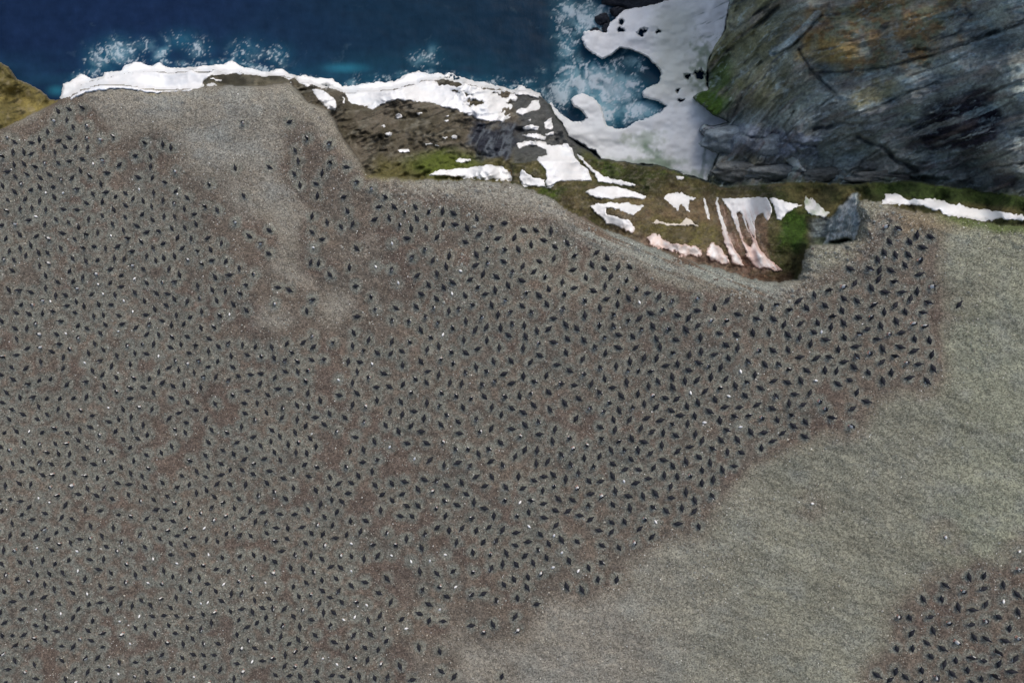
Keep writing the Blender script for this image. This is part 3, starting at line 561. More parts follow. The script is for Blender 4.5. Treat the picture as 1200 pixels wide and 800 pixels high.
S12 = [(900, -26), (860, -26), (857, 0), (853, 20), (851, 35), (843, 55), (835, 65), (831, 75), (829, 88), (829, 100), (834, 115), (842, 127), (858, 140), (860, 146), (840, 149), (824, 150), (822, 155), (838, 168), (845, 178), (838, 195), (829, 215), (815, 209), (800, 204), (780, 199), (765, 194), (740, 194), (715, 191), (704, 188), (697, 178), (680, 170), (665, 160), (657, 145), (649, 134), (643, 122),
 (646, 120), (655, 131), (668, 140), (680, 143), (687, 138), (681, 130), (672, 125), (668, 117), (673, 112), (685, 110), (695, 115), (704, 124), (708, 136), (712, 147), (722, 151), (735, 150), (745, 142), (760, 137), (775, 130), (780, 125), (770, 120), (755, 115), (751, 107), (757, 103), (770, 98), (775, 86), (768, 76), (760, 70), (748, 62), (735, 58), (727, 57), (718, 64), (705, 71), (697, 65), (685, 58), (681, 45), (684, 36), (700, 35), (711, 37), (713, 28), (722, 20), (729, 12), (745, 8), (765, 4), (783, 0), (790, -26)]
snow('snow_field', S12, 'large pale blue snow field curving round the dark sea inlet', T=1.15, w_=2.6, holes=[(750, 38, 3, 2.4), (756, 36, 2.5, 2), (728, 26, 2, 1.5), (729, 36, 2.5, 2), (770, 36, 1.4, 1.2), (807, 88, 2.5, 1.8), (820, 86, 6, 3.5), (793, 106, 1.3, 1.3), (799, 118, 2, 1.6)],
     rag=1.4, tint=t_inlet, base=-20.15, scale=9, cat='snow field')
def t_plain(S, T, d, c):
    return mix(c, cc(226, 234, 240), e(sstep(-0.2, 0.7, fbm(S/14, T/7, 2, 4))*0.5))
S1 = [(73, 114), (74, 98), (84, 95), (95, 86), (108, 93), (121, 91), (123, 85), (140, 84), (149, 75), (158, 72), (178, 77), (188, 73), (198, 79), (225, 80), (240, 77), (262, 76), (272, 71), (285, 79), (300, 82), (312, 84), (330, 81), (348, 92), (340, 95), (325, 89), (300, 88), (270, 88), (250, 89), (242, 93), (234, 104), (220, 108), (180, 110), (140, 104), (100, 110), (84, 118)]
snow('snow_bank', S1, 'long white snow bank between blue sea and plateau at the upper left', T=0.9, w_=3.5, tint=t_plain, rag=1.3, cat='snow bank')
snow('snow_patch', [(243, 92), (250, 90), (262, 94), (258, 97), (248, 94)], 'small snow fleck in dark rock at the right end of the left snow bank', T=0.5, rag=1.5)
snow('snow_patch', [(243, 100), (250, 97), (252, 101), (245, 103)], 'tiny snow fleck on dark rock just above the left plateau edge', T=0.5, rag=1.0)
S2 = [(347, 90), (355, 88), (375, 92), (390, 93), (400, 100), (412, 100), (440, 97), (460, 95), (475, 87), (490, 84), (505, 86), (530, 87), (545, 93), (565, 95), (590, 103), (602, 106), (606, 116), (598, 130), (600, 138), (588, 143), (570, 143), (555, 138), (540, 132), (525, 127), (505, 121), (480, 118), (465, 118), (450, 122), (437, 129), (425, 124), (412, 124), (405, 113), (398, 105), (385, 101), (370, 100), (358, 104), (350, 98)]
snow('snow_bank', S2, 'broad white snow bank along the sea edge of the brown rock terrace', T=0.9, w_=3.5, tint=t_plain, rag=2.0,
     holes=[(527, 95, 13, 3.6), (548, 112, 4, 1.2), (533, 107, 3, 1), (556, 121, 7, 1.5), (575, 103, 9, 1.6), (592, 110, 9, 2.2), (585, 101, 8, 1.3), (600, 122, 6, 2), (594, 131, 5, 1.5), (603, 136, 6, 2)], cat='snow bank')
snow('snow_patch', [(365, 104), (378, 105), (385, 110), (394, 118), (396, 126), (392, 131), (384, 127), (374, 119), (367, 112)], 'white snow patch against the plateau corner left of the terrace', T=0.6)
snow('snow_patch', [(401, 113), (405, 115), (405, 123), (401, 122)], 'thin upright snow sliver beside the plateau corner patch', T=0.6, rag=0.6)
spots = [((468, 136, 5, 3.2), 'round snow spot nearest below the broad snow bank on the brown terrace'), ((455, 157, 5.5, 2.6), 'oval snow spot in the left middle of the brown terrace'), ((491, 133, 4.5, 1.6), 'thin snow spot just under the bank centre on brown rock'),
         ((523, 142, 3.6, 2), 'small snow spot right of centre on the upper terrace'), ((532, 160, 4, 3), 'small snow spot at the right middle of the brown terrace'), ((521, 162, 3.5, 1.6), 'faint snow spot left of another at the right middle terrace'),
         ((472, 177, 8.5, 2.4), 'ragged snow spot low on the left of the brown terrace'), ((502, 169, 6, 1.8), 'long thin snow spot left half of a pair on lower terrace'), ((512, 171, 4, 1.5), 'short thin snow spot right half of a pair on lower terrace'), ((543, 188, 9, 2.8), 'snow spot on green moss above the long snow tongue'), ((524, 136, 3, 1.3), 'tiny snow fleck above the small spot on upper terrace'), ((449, 148, 3, 1), 'faint tiny snow fleck above the oval terrace spot')]
for (x, y, rx, ry), lb in spots:
    pl = [(x+rx*math.cos(t)*random.uniform(.8, 1.2), y+ry*math.sin(t)*random.uniform(.8, 1.2)) for t in np.linspace(0, 2*math.pi, 13)[:-1]]
    snow('snow_patch', pl, lb, T=0.55, w_=1.6, rag=1.3, scale=4, group='snow spots on the brown terrace')
snow('snow_patch', [(498, 206), (515, 199), (540, 197), (560, 194), (575, 192), (590, 195), (598, 200), (600, 211), (570, 210), (540, 208), (515, 207)], 'flat white snow tongue at the terrace foot against the plateau', T=0.75, rag=1.2)
rag4 = [([(600, 107), (612, 99), (618, 104), (634, 110), (632, 116), (620, 113), (605, 111)], 'topmost snow strip on the stepped grey rocks by the sea'),
  ([(603, 129), (617, 126), (624, 118), (633, 117), (633, 129), (622, 131), (612, 135), (604, 133)], 'second snow patch down the stepped grey rocks'),
  ([(611, 149), (620, 145), (633, 147), (631, 153), (615, 153)], 'third snow patch down the stepped grey rocks'),
  ([(637, 144), (647, 136), (649, 153), (638, 152)], 'upright snow patch at the right of the stepped rocks'),
  ([(609, 160), (620, 156), (632, 156), (641, 160), (639, 165), (622, 162)], 'fourth snow strip down the stepped grey rocks'),
  ([(639, 157), (650, 154), (650, 160), (640, 160)], 'small snow fleck right of the fourth strip on stepped rocks'),
  ([(604, 169), (615, 165), (635, 165), (645, 169), (645, 182), (640, 176), (628, 171), (617, 171), (608, 175)], 'fifth snow strip touching the white terrace snowfield'),
  ([(617, 141), (622, 139), (621, 144)], 'tiny snow fleck between second and third patch on stepped rocks')]
for pl, lb in rag4: snow('snow_patch', pl, lb, T=0.6, w_=2, rag=1.2, scale=5, group='snow on the stepped grey rocks')
snow('snow_field', [(638, 170), (655, 169), (664, 167), (670, 174), (674, 184), (681, 192), (690, 199), (696, 213), (675, 213), (655, 214), (641, 221), (639, 213), (638, 200), (631, 190), (630, 184), (640, 181)], 'brightest white snow field on the terrace left of the mossy gully', T=0.8, rag=1.1, cat='snow field', tint=t_plain)
snow('snow_patch', [(676, 179), (686, 188), (695, 197), (702, 203), (714, 208), (728, 211), (746, 216), (744, 220), (722, 216), (700, 214), (697, 205), (688, 196), (678, 185)], 'narrow snow sliver across a crack from the bright terrace snow', T=0.5, w_=2, rag=1.0, scale=5)
snow('snow_patch', [(608, 201), (612, 197), (625, 207), (639, 210), (641, 219), (653, 215), (646, 222), (630, 219), (615, 218), (608, 212)], 'snow patch wedged between plateau rim and bright terrace snow', T=0.7, rag=1.5, scale=5)
snow('snow_patch', [(685, 224), (700, 218), (718, 217), (740, 222), (757, 230), (757, 235), (735, 232), (715, 234), (700, 233), (690, 229)], 'lens shaped snow patch on the green moss', T=0.7, rag=1.0)
def t_pink(S, T, d, c):
    n = fbm(S/5, T/7, 3, 3)
    c = mix(c, cc(226, 206, 196), e(np.clip(0.5+0.6*n, 0, 1)*sstep(255, 285, T)))
    return mix(c, cc(190, 160, 148), e(sstep(4, 0.5, d+n*1.5)*sstep(262, 280, T)*0.8))
snow('snow_patch', [(690, 241), (700, 237), (730, 237), (756, 241), (750, 248), (742, 254), (733, 251), (725, 246), (710, 244), (712, 250), (725, 254), (738, 258), (746, 268), (743, 276), (725, 268), (710, 262), (698, 250)], 'hook shaped snow patch at the plateau rim below the lens', T=0.7, rag=1.5, scale=5, tint=t_pink)
snow('snow_patch', [(776, 231), (785, 225), (800, 226), (810, 230), (818, 232), (813, 236), (808, 236), (808, 251), (802, 246), (797, 240), (795, 249), (785, 240)], 'ragged snow patch on brown mud left of the streaked fan', T=0.6, rag=1.8, scale=4)
snow('snow_patch', [(823, 231), (827, 231), (830, 243), (833, 258), (829, 258), (825, 243)], 'thin snow streak between ragged patch and streaked fan', T=0.4, w_=2, rag=0.8, scale=4, tint=t_pink)
snow('snow_patch', [(838, 230), (842, 232), (845, 250), (852, 268), (858, 285), (870, 305), (874, 313), (866, 312), (857, 309), (855, 300), (848, 285), (846, 270), (842, 255), (839, 245)], 'long pinkish snow streak on the left side of the fan', T=0.5, w_=2.2, rag=0.8, scale=4, tint=t_pink)
def flow(S, T): return S-843-34*np.clip((T-231)/90, 0, 1.4)**1.35
def c_fan(S, T, d):
    f = flow(S, T)+1.2*fbm(S/4, T/12, 3, 3)
    k = ridged(f/5.5, T/70, 2, 3)
    return np.minimum(d, (0.85-k)*9+sstep(262, 236, T)*6)
def t_fan(S, T, d, c):
    f = flow(S, T)+1.2*fbm(S/4, T/12, 3, 3)
    c = t_pink(S, T, d, c)
    c = mix(c, cc(206, 170, 158), e(0.8*sstep(0.25, 0.6, ridged(f/4, T/60, 5, 3))*sstep(236, 262, T)*0.75))
    return mix(c, cc(150, 120, 100), e(sstep(0.3, 0.75, fbm(f/3, T/40, 1, 3))*sstep(240, 262, T)*0.4))
snow('snow_field', [(844, 231), (863, 232), (880, 231), (900, 231), (905, 242), (904, 253), (899, 261), (894, 251), (888, 252), (885, 260), (886, 280), (890, 290), (900, 302), (912, 311), (918, 318), (908, 319), (895, 314), (889, 317), (880, 309), (871, 297), (868, 285), (860, 265), (856, 258), (851, 246)], 'streaked white snow fan running down brown mud to the plateau', T=0.5, w_=2.2, rag=0.8, scale=5, tint=t_fan, carve=c_fan, cat='snow field',
     holes=[[(864, 251), (867, 249), (872, 262), (881, 282), (879, 289), (871, 280), (867, 266)], [(849, 240), (853, 244), (858, 256), (866, 276), (874, 297), (870, 298), (860, 278), (852, 256)]])
snow('snow_patch', [(900, 230), (910, 232), (925, 237), (943, 240), (930, 245), (922, 251), (915, 259), (910, 257), (907, 245)], 'white snow wedge right of the fan beyond a thin brown streak', T=0.5, w_=2.2, rag=1.2, scale=5)
def t_green(S, T, d, c):
    return mix(c, cc(150, 170, 140), e(np.clip(0.35+0.9*fbm(S/7, T/7, 3, 3), 0, 1)*0.9))
snow('snow_patch', [(943, 228), (950, 233), (960, 239), (973, 248), (969, 257), (950, 253), (941, 243)], 'greenish stained snow patch against the grey buttress by the notch', T=0.6, w_=2.5, rag=2.0, scale=5, tint=t_green)
snow('snow_patch', [(755, 279), (765, 272), (785, 284), (800, 286), (815, 287), (824, 294), (820, 302), (800, 299), (785, 294), (765, 289)], 'pinkish dirty snow edge along the plateau rim', T=0.6, rag=2.4, scale=4, tint=t_pink)
snow('snow_patch', [(826, 295), (832, 285), (837, 282), (845, 290), (853, 300), (856, 309), (850, 311), (838, 307), (830, 303)], 'stubby pinkish snow patch at the foot of the fan', T=0.6, rag=2.2, scale=4, tint=t_pink)
snow('snow_patch', [(762, 262), (770, 257), (785, 261), (798, 262), (805, 254), (814, 261), (822, 264), (790, 266)], 'thin dirty snow line across olive moss below the ragged patch', T=0.45, w_=2, rag=1.5, scale=4, tint=lambda S, T, d, c: mix(c, cc(205, 195, 175), 0.7*np.ones(S.shape+(1,))))
snow('snow_bank', [(1030, 240), (1037, 229), (1048, 226), (1056, 229), (1063, 233), (1090, 232), (1110, 236), (1130, 241), (1160, 246), (1198, 252), (1235, 256), (1235, 262), (1198, 259), (1150, 257), (1110, 253), (1100, 247), (1080, 242), (1060, 241), (1045, 239)], 'narrow white snow strip under the cliff at the right edge', T=0.5, w_=2.5, rag=2.0, scale=6, tint=t_plain, cat='snow bank')
snow('snow_patch', [(919, 188), (926, 184), (936, 186), (940, 194), (949, 204), (944, 205), (934, 196), (926, 195)], 'small snow scrap on the dark cliff foot right of the snow field', T=0.6, w_=2, rag=1.2, scale=4, tint=lambda S, T, d, c: mix(c, cc(190, 205, 200), 0.6*np.ones(S.shape+(1,))))
snow('snow_patch', [(791, 207), (797, 205), (803, 207), (800, 211), (793, 211)], 'tiny snow scrap on moss below the big snow field', T=0.5, w_=1.5, rag=1.0, scale=3)
# dark rocks standing out of the water and the snow
def boulder(name, u, v, z, rx, ry, rz, label, seed, colr=(46, 50, 58)):
    n1, n2_ = 26, 40
    th = np.linspace(0, math.pi, n1); ph = np.linspace(0, 2*math.pi, n2_, endpoint=False)
    TH, PH = np.meshgrid(th, ph, indexing='ij')
    x = np.sin(TH)*np.cos(PH); y = np.sin(TH)*np.sin(PH); zz = np.cos(TH)
    r = 1+0.28*fbm(x*1.6+seed, y*1.6+zz*1.3, seed % 7, 3)+0.12*fbm(x*5+zz*4, y*5-zz*3+seed, 3, 3)
    pts_ = np.stack([x*r*rx, y*r*ry, zz*r*rz], -1).reshape(-1, 3)
    i = np.arange(n1*n2_).reshape(n1, n2_); nx = np.roll(i, -1, 1)
    f = np.stack([i[:-1], i[1:], nx[1:], nx[:-1]], -1).reshape(-1, 4)
    cl = np.broadcast_to(lin(*colr), pts_.shape)*(1+0.35*fbm(pts_[:, 0]*2, pts_[:, 1]*3, 2)[:, None])
    me = make_mesh(name, pts_, f, [M_rock], cl)
    X, Y, Z_ = P(u, v, z)
    return link(name, me, label, 'rock', 'dark wet rocks in the inlet' if 'inlet' in label else None, loc=(float(X), float(Y), z))
boulder('sea_rock', 745, -6, -19.6, 3.1, 1.0, 1.1, 'largest dark wet rock in the inlet at the top picture edge', 3)
boulder('sea_rock', 706, 23, -19.9, 0.6, 0.45, 0.6, 'dark wet rock in the inlet foam above the rounded snow lobe', 5)
boulder('sea_rock', 711, 34, -19.8, 0.32, 0.4, 0.7, 'small dark rock in the inlet touching the rounded snow lobe', 9)
boulder('sea_rock', 723, 14, -19.7, 0.6, 0.35, 0.7, 'small dark rock in the inlet below the largest wet rock', 12)
boulder('sea_rock', 697, 36, -19.9, 0.4, 0.2, 0.5, 'low dark rock in the inlet at the upper left of the snow lobe', 14)

boulder('foot_rock', 862, 164, -17.2, 2.9, 1.05, 1.5, 'long rounded slate rock pointing into the snow field at the cliff foot', 21, (150, 162, 168))
boulder('foot_rock', 912, 171, -14.2, 2.4, 0.9, 1.3, 'rounded slate rock behind the long one at the cliff foot', 27, (142, 154, 160))
boulder('foot_rock', 862, 202, -15.4, 2.0, 0.75, 1.1, 'low dark rock between snow field tip and moss', 31, (120, 124, 122))
boulder('foot_rock', 908, 203, -13.6, 2.3, 0.6, 1.0, 'low flat dark rock under the small snow scrap', 37, (124, 130, 130))
boulder('foot_rock', 968, 206, -12.0, 1.8, 0.55, 0.9, 'dark rock on the moss edge above the grey buttress', 41, (112, 116, 112))
boulder('foot_rock', 1030, 208, -9.6, 2.0, 0.5, 0.9, 'dark rock above the left end of the right snow strip', 47, (112, 116, 114))
# ------------------------------------------------------------------ penguins
def loft(secs, n=12, belly=None, mat=0, close=True, bmat=1):
    """secs: (x, z, half width, half depth) along the spine; the belly is the underside / front"""
    S_ = np.array(secs, float); m_ = len(S_)
    tx = np.gradient(S_[:, 0]); tz = np.gradient(S_[:, 1]); l = np.hypot(tx, tz)+1e-9; tx /= l; tz /= l
    dx, dz = -tz, tx                                   # back direction
    th = np.linspace(0, 2*math.pi, n, endpoint=False)+math.pi/n
    V_ = []; F = []; MI = []
    for k in range(m_):
        for t in th:
            V_.append((S_[k, 0]+dx[k]*S_[k, 3]*math.sin(t), 0.92*S_[k, 2]*math.cos(t), S_[k, 1]+dz[k]*S_[k, 3]*math.sin(t)))
    for k in range(m_-1):
        for j in range(n):
            F.append((k*n+j, k*n+(j+1) % n, (k+1)*n+(j+1) % n, (k+1)*n+j))
            tm = (th[j]+th[(j+1) % n])/2 if j < n-1 else th[j]+math.pi/n
            wh = belly and belly[0] <= k < belly[1] and math.sin(tm) < belly[2]
            MI.append(bmat if wh else mat)
    a = len(V_); V_.append((S_[0, 0], 0, S_[0, 1])); V_.append((S_[-1, 0], 0, S_[-1, 1]))
    for j in range(n):
        F.append((a, (j+1) % n, j, j)); MI.append(mat)
        F.append((a+1, (m_-1)*n+j, (m_-1)*n+(j+1) % n, (m_-1)*n+(j+1) % n)); MI.append(mat)
    return np.array(V_), F, MI
def fin_mesh(root, mid, tip, wdt, thick, mat):
    """a flat tapering blade along root - mid - tip"""
    r, m_, t = [np.array(p, float) for p in (root, mid, tip)]
    out = []; F = []
    for c, ww in ((r, wdt*0.8), (m_, wdt), (t, wdt*0.35)):
        for sx_, sy_ in ((-1, -1), (1, -1), (1, 1), (-1, 1)):
            out.append((c[0]+sx_*ww/2, c[1]+sy_*thick/2, c[2]))
    for k in (0, 4):
        for j in range(4): F.append((k+j, k+(j+1) % 4, k+4+(j+1) % 4, k+4+j))
    F.append((0, 3, 2, 1)); F.append((8, 9, 10, 11))
    return np.array(out), F, [mat]*len(F)
def join(parts):
    Vs = []; Fs = []; Ms = []; o = 0
    for v_, f_, m_ in parts:
        Vs.append(v_); Fs += [tuple(i+o for i in f) for f in f_]; Ms += m_; o += len(v_)
    return np.concatenate(Vs), Fs, Ms
def foot(x, y, z, mat=3):
    v_ = [(x-0.03, y-0.018, z+0.03), (x-0.03, y+0.018, z+0.03), (x+0.07, y-0.04, z), (x+0.085, y, z+0.004), (x+0.07, y+0.04, z), (x-0.03, y, z)]
    f_ = [(0, 2, 3, 3), (0, 3, 1, 1), (1, 3, 4, 4), (5, 3, 2, 2), (5, 4, 3, 3), (0, 5, 2, 2), (1, 4, 5, 5), (0, 1, 5, 5)]
    return np.array(v_), f_, [mat]*len(f_)
# lying on the nest: flat back, pointed tail, head and beak forward
lie = join([loft([(-0.31, 0.05, 0.010, 0.006), (-0.25, 0.065, 0.032, 0.012), (-0.20, 0.09, 0.060, 0.045), (-0.12, 0.115, 0.098, 0.085), (-0.02, 0.135, 0.118, 0.112), (0.06, 0.145, 0.112, 0.112), (0.12, 0.160, 0.088, 0.092), (0.16, 0.185, 0.060, 0.065), (0.19, 0.215, 0.048, 0.052), (0.225, 0.235, 0.046, 0.046), (0.255, 0.235, 0.032, 0.032), (0.272, 0.232, 0.014, 0.014)], belly=(2, 8, -0.45)),
  loft([(0.262, 0.234, 0.013, 0.012), (0.285, 0.228, 0.009, 0.009), (0.31, 0.220, 0.003, 0.003)], n=6, mat=2),
  fin_mesh((0.06, 0.105, 0.16), (-0.02, 0.135, 0.12), (-0.11, 0.125, 0.08), 0.06, 0.012, 0), fin_mesh((0.06, -0.105, 0.16), (-0.02, -0.135, 0.12), (-0.11, -0.125, 0.08), 0.06, 0.012, 0)])
# half raised on the nest, breast showing
sit = join([loft([(-0.22, 0.04, 0.012, 0.006), (-0.17, 0.06, 0.035, 0.015), (-0.13, 0.09, 0.070, 0.055), (-0.07, 0.15, 0.108, 0.100), (-0.01, 0.23, 0.120, 0.115), (0.05, 0.31, 0.108, 0.100), (0.09, 0.38, 0.078, 0.076), (0.11, 0.43, 0.052, 0.054), (0.125, 0.465, 0.050, 0.052), (0.145, 0.495, 0.044, 0.044), (0.17, 0.505, 0.028, 0.028), (0.185, 0.505, 0.012, 0.012)], belly=(2, 7, 0.05)),
  loft([(0.178, 0.505, 0.013, 0.012), (0.20, 0.50, 0.009, 0.009), (0.225, 0.492, 0.003, 0.003)], n=6, mat=2),
  fin_mesh((0.03, 0.11, 0.31), (-0.03, 0.15, 0.23), (-0.09, 0.15, 0.14), 0.06, 0.014, 0), fin_mesh((0.03, -0.11, 0.31), (-0.03, -0.15, 0.23), (-0.09, -0.15, 0.14), 0.06, 0.014, 0), foot(0.03, 0.05, 0), foot(0.03, -0.05, 0)])
# standing upright
stand_secs = [(-0.16, 0.02, 0.012, 0.006), (-0.13, 0.04, 0.030, 0.012), (-0.075, 0.055, 0.062, 0.050), (-0.02, 0.10, 0.098, 0.090), (0.0, 0.20, 0.115, 0.110), (0.01, 0.32, 0.114, 0.108), (0.01, 0.43, 0.096, 0.090), (0.01, 0.51, 0.064, 0.064), (0.015, 0.56, 0.050, 0.052), (0.025, 0.61, 0.052, 0.056), (0.035, 0.65, 0.042, 0.044), (0.04, 0.675, 0.018, 0.020)]
stand = join([loft(stand_secs, belly=(2, 7, -0.05)), loft([(0.075, 0.615, 0.013, 0.012), (0.10, 0.612, 0.009, 0.009), (0.125, 0.605, 0.003, 0.003)], n=6, mat=2),
  fin_mesh((0.0, 0.10, 0.46), (-0.01, 0.145, 0.34), (-0.02, 0.15, 0.20), 0.07, 0.015, 0), fin_mesh((0.0, -0.10, 0.46), (-0.01, -0.145, 0.34), (-0.02, -0.15, 0.20), 0.07, 0.015, 0), foot(0.05, 0.055, 0), foot(0.05, -0.055, 0)])
# standing with flippers held out
flap = join([loft(stand_secs, belly=(2, 7, -0.05)), loft([(0.075, 0.615, 0.013, 0.012), (0.10, 0.612, 0.009, 0.009), (0.125, 0.605, 0.003, 0.003)], n=6, mat=2),
  fin_mesh((0.0, 0.09, 0.46), (-0.02, 0.20, 0.42), (-0.05, 0.29, 0.34), 0.07, 0.03, 0), fin_mesh((0.0, -0.09, 0.46), (-0.02, -0.20, 0.42), (-0.05, -0.29, 0.34), 0.07, 0.03, 0), foot(0.05, 0.055, 0), foot(0.05, -0.055, 0)])
# small white bird: rounded body, wings folded to a point, short beak
bird = join([loft([(-0.22, 0.07, 0.012, 0.005), (-0.15, 0.085, 0.040, 0.016), (-0.10, 0.10, 0.062, 0.042), (-0.03, 0.115, 0.082, 0.066), (0.04, 0.125, 0.080, 0.068), (0.09, 0.145, 0.056, 0.054), (0.12, 0.175, 0.040, 0.042), (0.15, 0.195, 0.036, 0.037), (0.175, 0.197, 0.022, 0.022)], mat=1, belly=None),
  loft([(0.17, 0.197, 0.012, 0.012), (0.20, 0.19, 0.003, 0.003)], n=6, mat=2), foot(0.0, 0.03, 0.0), foot(0.0, -0.03, 0.0)])
MATS = [M_black, M_white, M_beak, M_foot]
def tri_mesh(name, pv, pf, pm):
    me = bpy.data.meshes.new(name)
    me.from_pydata([tuple(p) for p in pv], [], [tuple(dict.fromkeys(f)) for f in pf])
    for mt in MATS: me.materials.append(mt)
    me.polygons.foreach_set('material_index', np.array(pm, np.int32)); me.polygons.foreach_set('use_smooth', np.full(len(me.polygons), True)); me.update()
    return me
POSES = [('lie', lie), ('sit', sit), ('stand', stand), ('flap', flap)]
ME = {k: tri_mesh('penguin', *p) for k, p in POSES}; ME['bird'] = tri_mesh('white_bird', *bird)

n = len(D)
bz = zat(DX, DY)
BX, BY, BZ = P(DX, DY, bz)
head = rng.uniform(0, 2*math.pi, n)
# many birds face into the same breeze or along the slope
lean = rng.random(n) < 0.45
head = np.where(lean, rng.normal(math.radians(118), 0.5, n)+np.where(rng.random(n) < 0.5, 0, math.pi), head)
pose = rng.choice(4, n, p=[0.76, 0.15, 0.08, 0.01])
size = rng.uniform(0.86, 1.0, n)*(0.84+0.16*np.clip((DX-250)/350, 0, 1)); size = np.where(DW, size*0.85, size)
lone = np.array([np.sum(np.hypot(DX-x, DY-y) < 46) for x, y in zip(DX, DY)]) <= 7
seen = (DX > 2) & (DX < 1199) & (DY > 2) & (DY < 798)
pen = ~DW
order = np.argsort(-(bz+np.where(lone, 2.2, 0)+np.where(seen, 0, -50)))
one = np.zeros(n, bool); one[[i for i in order if pen[i]][:300]] = True
def zone(i):
    x, y = DX[i], DY[i]
    if x > 1010 and y > 600: return 'corner'
    if x > 1005: return 'lobe_right'
    if x > 925: return 'lobe'
    if x > 840 and y > 505: return 'fringe'
    if lone[i]: return 'sparse' if x < 520 and y < 420 else 'fringe_low'
    return 'inner'
zt = {'corner': 'in the small flock at lower right', 'lobe_right': 'in the big flock right tip', 'lobe': 'in the big flock below the notch',
      'fringe': 'on the big flock lower right edge', 'sparse': 'on stony ground left of centre', 'fringe_low': 'on the thin outer flock edge', 'inner': 'in the dense right half flock'}
pt = ['lying flat on nest', 'half raised on nest', 'standing upright', 'standing with flippers out']
gt = {'corner': 'penguins of the small lower right flock', 'lobe_right': 'penguins in the right tip of the big flock', 'lobe': 'penguins below the notch', 'fringe': 'penguins on the lower right edge', 'sparse': 'scattered penguins left of centre', 'fringe_low': 'penguins on the thin outer edge', 'inner': 'penguins in the dense right half'}
def nearest(x, y, mask):
    d_ = np.hypot(DX-x, DY-y); d_[~mask] = 1e9; return int(np.argmin(d_))
special = {}
def spec(x, y, txt, ps=None, hd=None, wb=False):
    i = nearest(x, y, (DW if wb else pen)); special[i] = txt
    if not wb: one[i] = True
    if ps is not None: pose[i] = ps
    if hd is not None: head[i] = math.radians(hd)
spec(1123, 357, 'lone penguin on bare pale ground just right of the big flock', 0, 60)
spec(996, 498, 'solitary penguin with white breast on bare ground below the big flock', 2, 215)
spec(1003, 478, 'penguin on the outermost slope edge, second lowest below the right tip', 0, 200)
spec(285, 144, 'isolated penguin on a pale nest high on the empty upper left plateau', 1, 300)
spec(340, 143, 'isolated penguin nearest the brown rock terrace corner', 0, 20)
spec(723, 677, 'rightmost of the last two penguins at the lower flock edge', 0, 80)
spec(701, 677, 'left one of the last two penguins at the lower flock edge', 0, 95)
spec(818, 616, 'penguin on a pale nest, lowest at the bend of the flock edge', 0, 110)
spec(588, 791, 'rightmost penguin of the loose birds at the bottom edge', 0, 75)
spec(276, 197, 'isolated penguin at left of the stony upper middle ground', 0, 100)
spec(316, 196, 'single penguin above centre of the stony upper ground', 0, 150)
spec(1192, 666, 'penguin at the right picture edge, topmost of the corner flock', 1, 170)
spec(951, 589, 'white bird alone on the bare pale slope', None, 170, True)
spec(1107, 628, 'white bird on bare ground above the corner flock', None, 120, True)
spec(1194, 645, 'white bird at the right edge above the corner flock', None, 200, True)
ends = {i: t for i, t in special.items()}
cnt = 0
for i in range(n):
    if pen[i] and one[i]:
        o = bpy.data.objects.new('penguin', ME[POSES[pose[i]][0]]); C.objects.link(o)
        o.location = (BX[i], BY[i], BZ[i]-0.01); o.rotation_euler = (0, 0, head[i]); o.scale = (size[i],)*3
        z_ = zone(i); o['category'] = 'penguin'
        if i in special: o['label'] = special[i]
        else: o['label'] = 'black backed penguin '+pt[pose[i]]+' '+zt[z_]; o['group'] = gt[z_]
        cnt += 1
    elif DW[i]:
        o = bpy.data.objects.new('white_bird', ME['bird']); C.objects.link(o)
        o.location = (BX[i], BY[i], BZ[i]-0.005); o.rotation_euler = (0, 0, head[i]); o.scale = (size[i]*0.72, size[i]*1.08, size[i])
        o['category'] = 'white bird'
        if i in special: o['label'] = special[i]
        else:
            side = 'left' if DX[i] < 300 else ('middle' if DX[i] < 700 else 'right'); lv = 'upper' if DY[i] < 400 else 'lower'
            o['label'] = 'small white bird sitting among black penguins in the %s %s of the big flock' % (lv, side) if side != 'middle' else 'small white bird sitting among black penguins in the %s middle of the big flock' % lv
            o['group'] = 'white birds in the %s %s of the flock' % (lv, side)
print('single penguins', cnt)
def tfm(pv, h, s, loc):
    c, s_ = math.cos(h), math.sin(h)
    return np.stack([(pv[:, 0]*c-pv[:, 1]*s_)*s+loc[0], (pv[:, 0]*s_+pv[:, 1]*c)*s+loc[1], pv[:, 2]*s+loc[2]], -1)
# the rest of the flock as one mass
Vq = []; Fq = []; Mq = []; off = 0
prep = [(p[0], np.array([(f if len(f) == 4 else (*f, f[-1])) for f in p[1]]), np.array(p[2])) for _, p in POSES]
for i in range(n):
    if pen[i] and not one[i]:
        pv, pf, pm = prep[pose[i]]
        Vq.append(tfm(pv, head[i], size[i], (BX[i], BY[i], BZ[i]-0.01))); Fq.append(pf+off); Mq.append(pm); off += len(pv)
Fq = np.concatenate(Fq); Mq = np.concatenate(Mq); Vq = np.concatenate(Vq)
me = bpy.data.meshes.new('penguin_flock')
tri = Fq[:, 2] == Fq[:, 3]
ln = np.where(tri, 3, 4); st_ = np.concatenate([[0], np.cumsum(ln)[:-1]])
keep = np.ones(Fq.shape, bool); keep[tri, 3] = False
me.vertices.add(len(Vq)); me.vertices.foreach_set('co', Vq.astype(np.float32).ravel())
me.loops.add(int(ln.sum())); me.loops.foreach_set('vertex_index', Fq[keep].astype(np.int32))
me.polygons.add(len(Fq)); me.polygons.foreach_set('loop_start', st_.astype(np.int32)); me.polygons.foreach_set('material_index', Mq.astype(np.int32))
me.polygons.foreach_set('use_smooth', np.full(len(Fq), True)); me.update(calc_edges=True)
for mt in MATS: me.materials.append(mt)
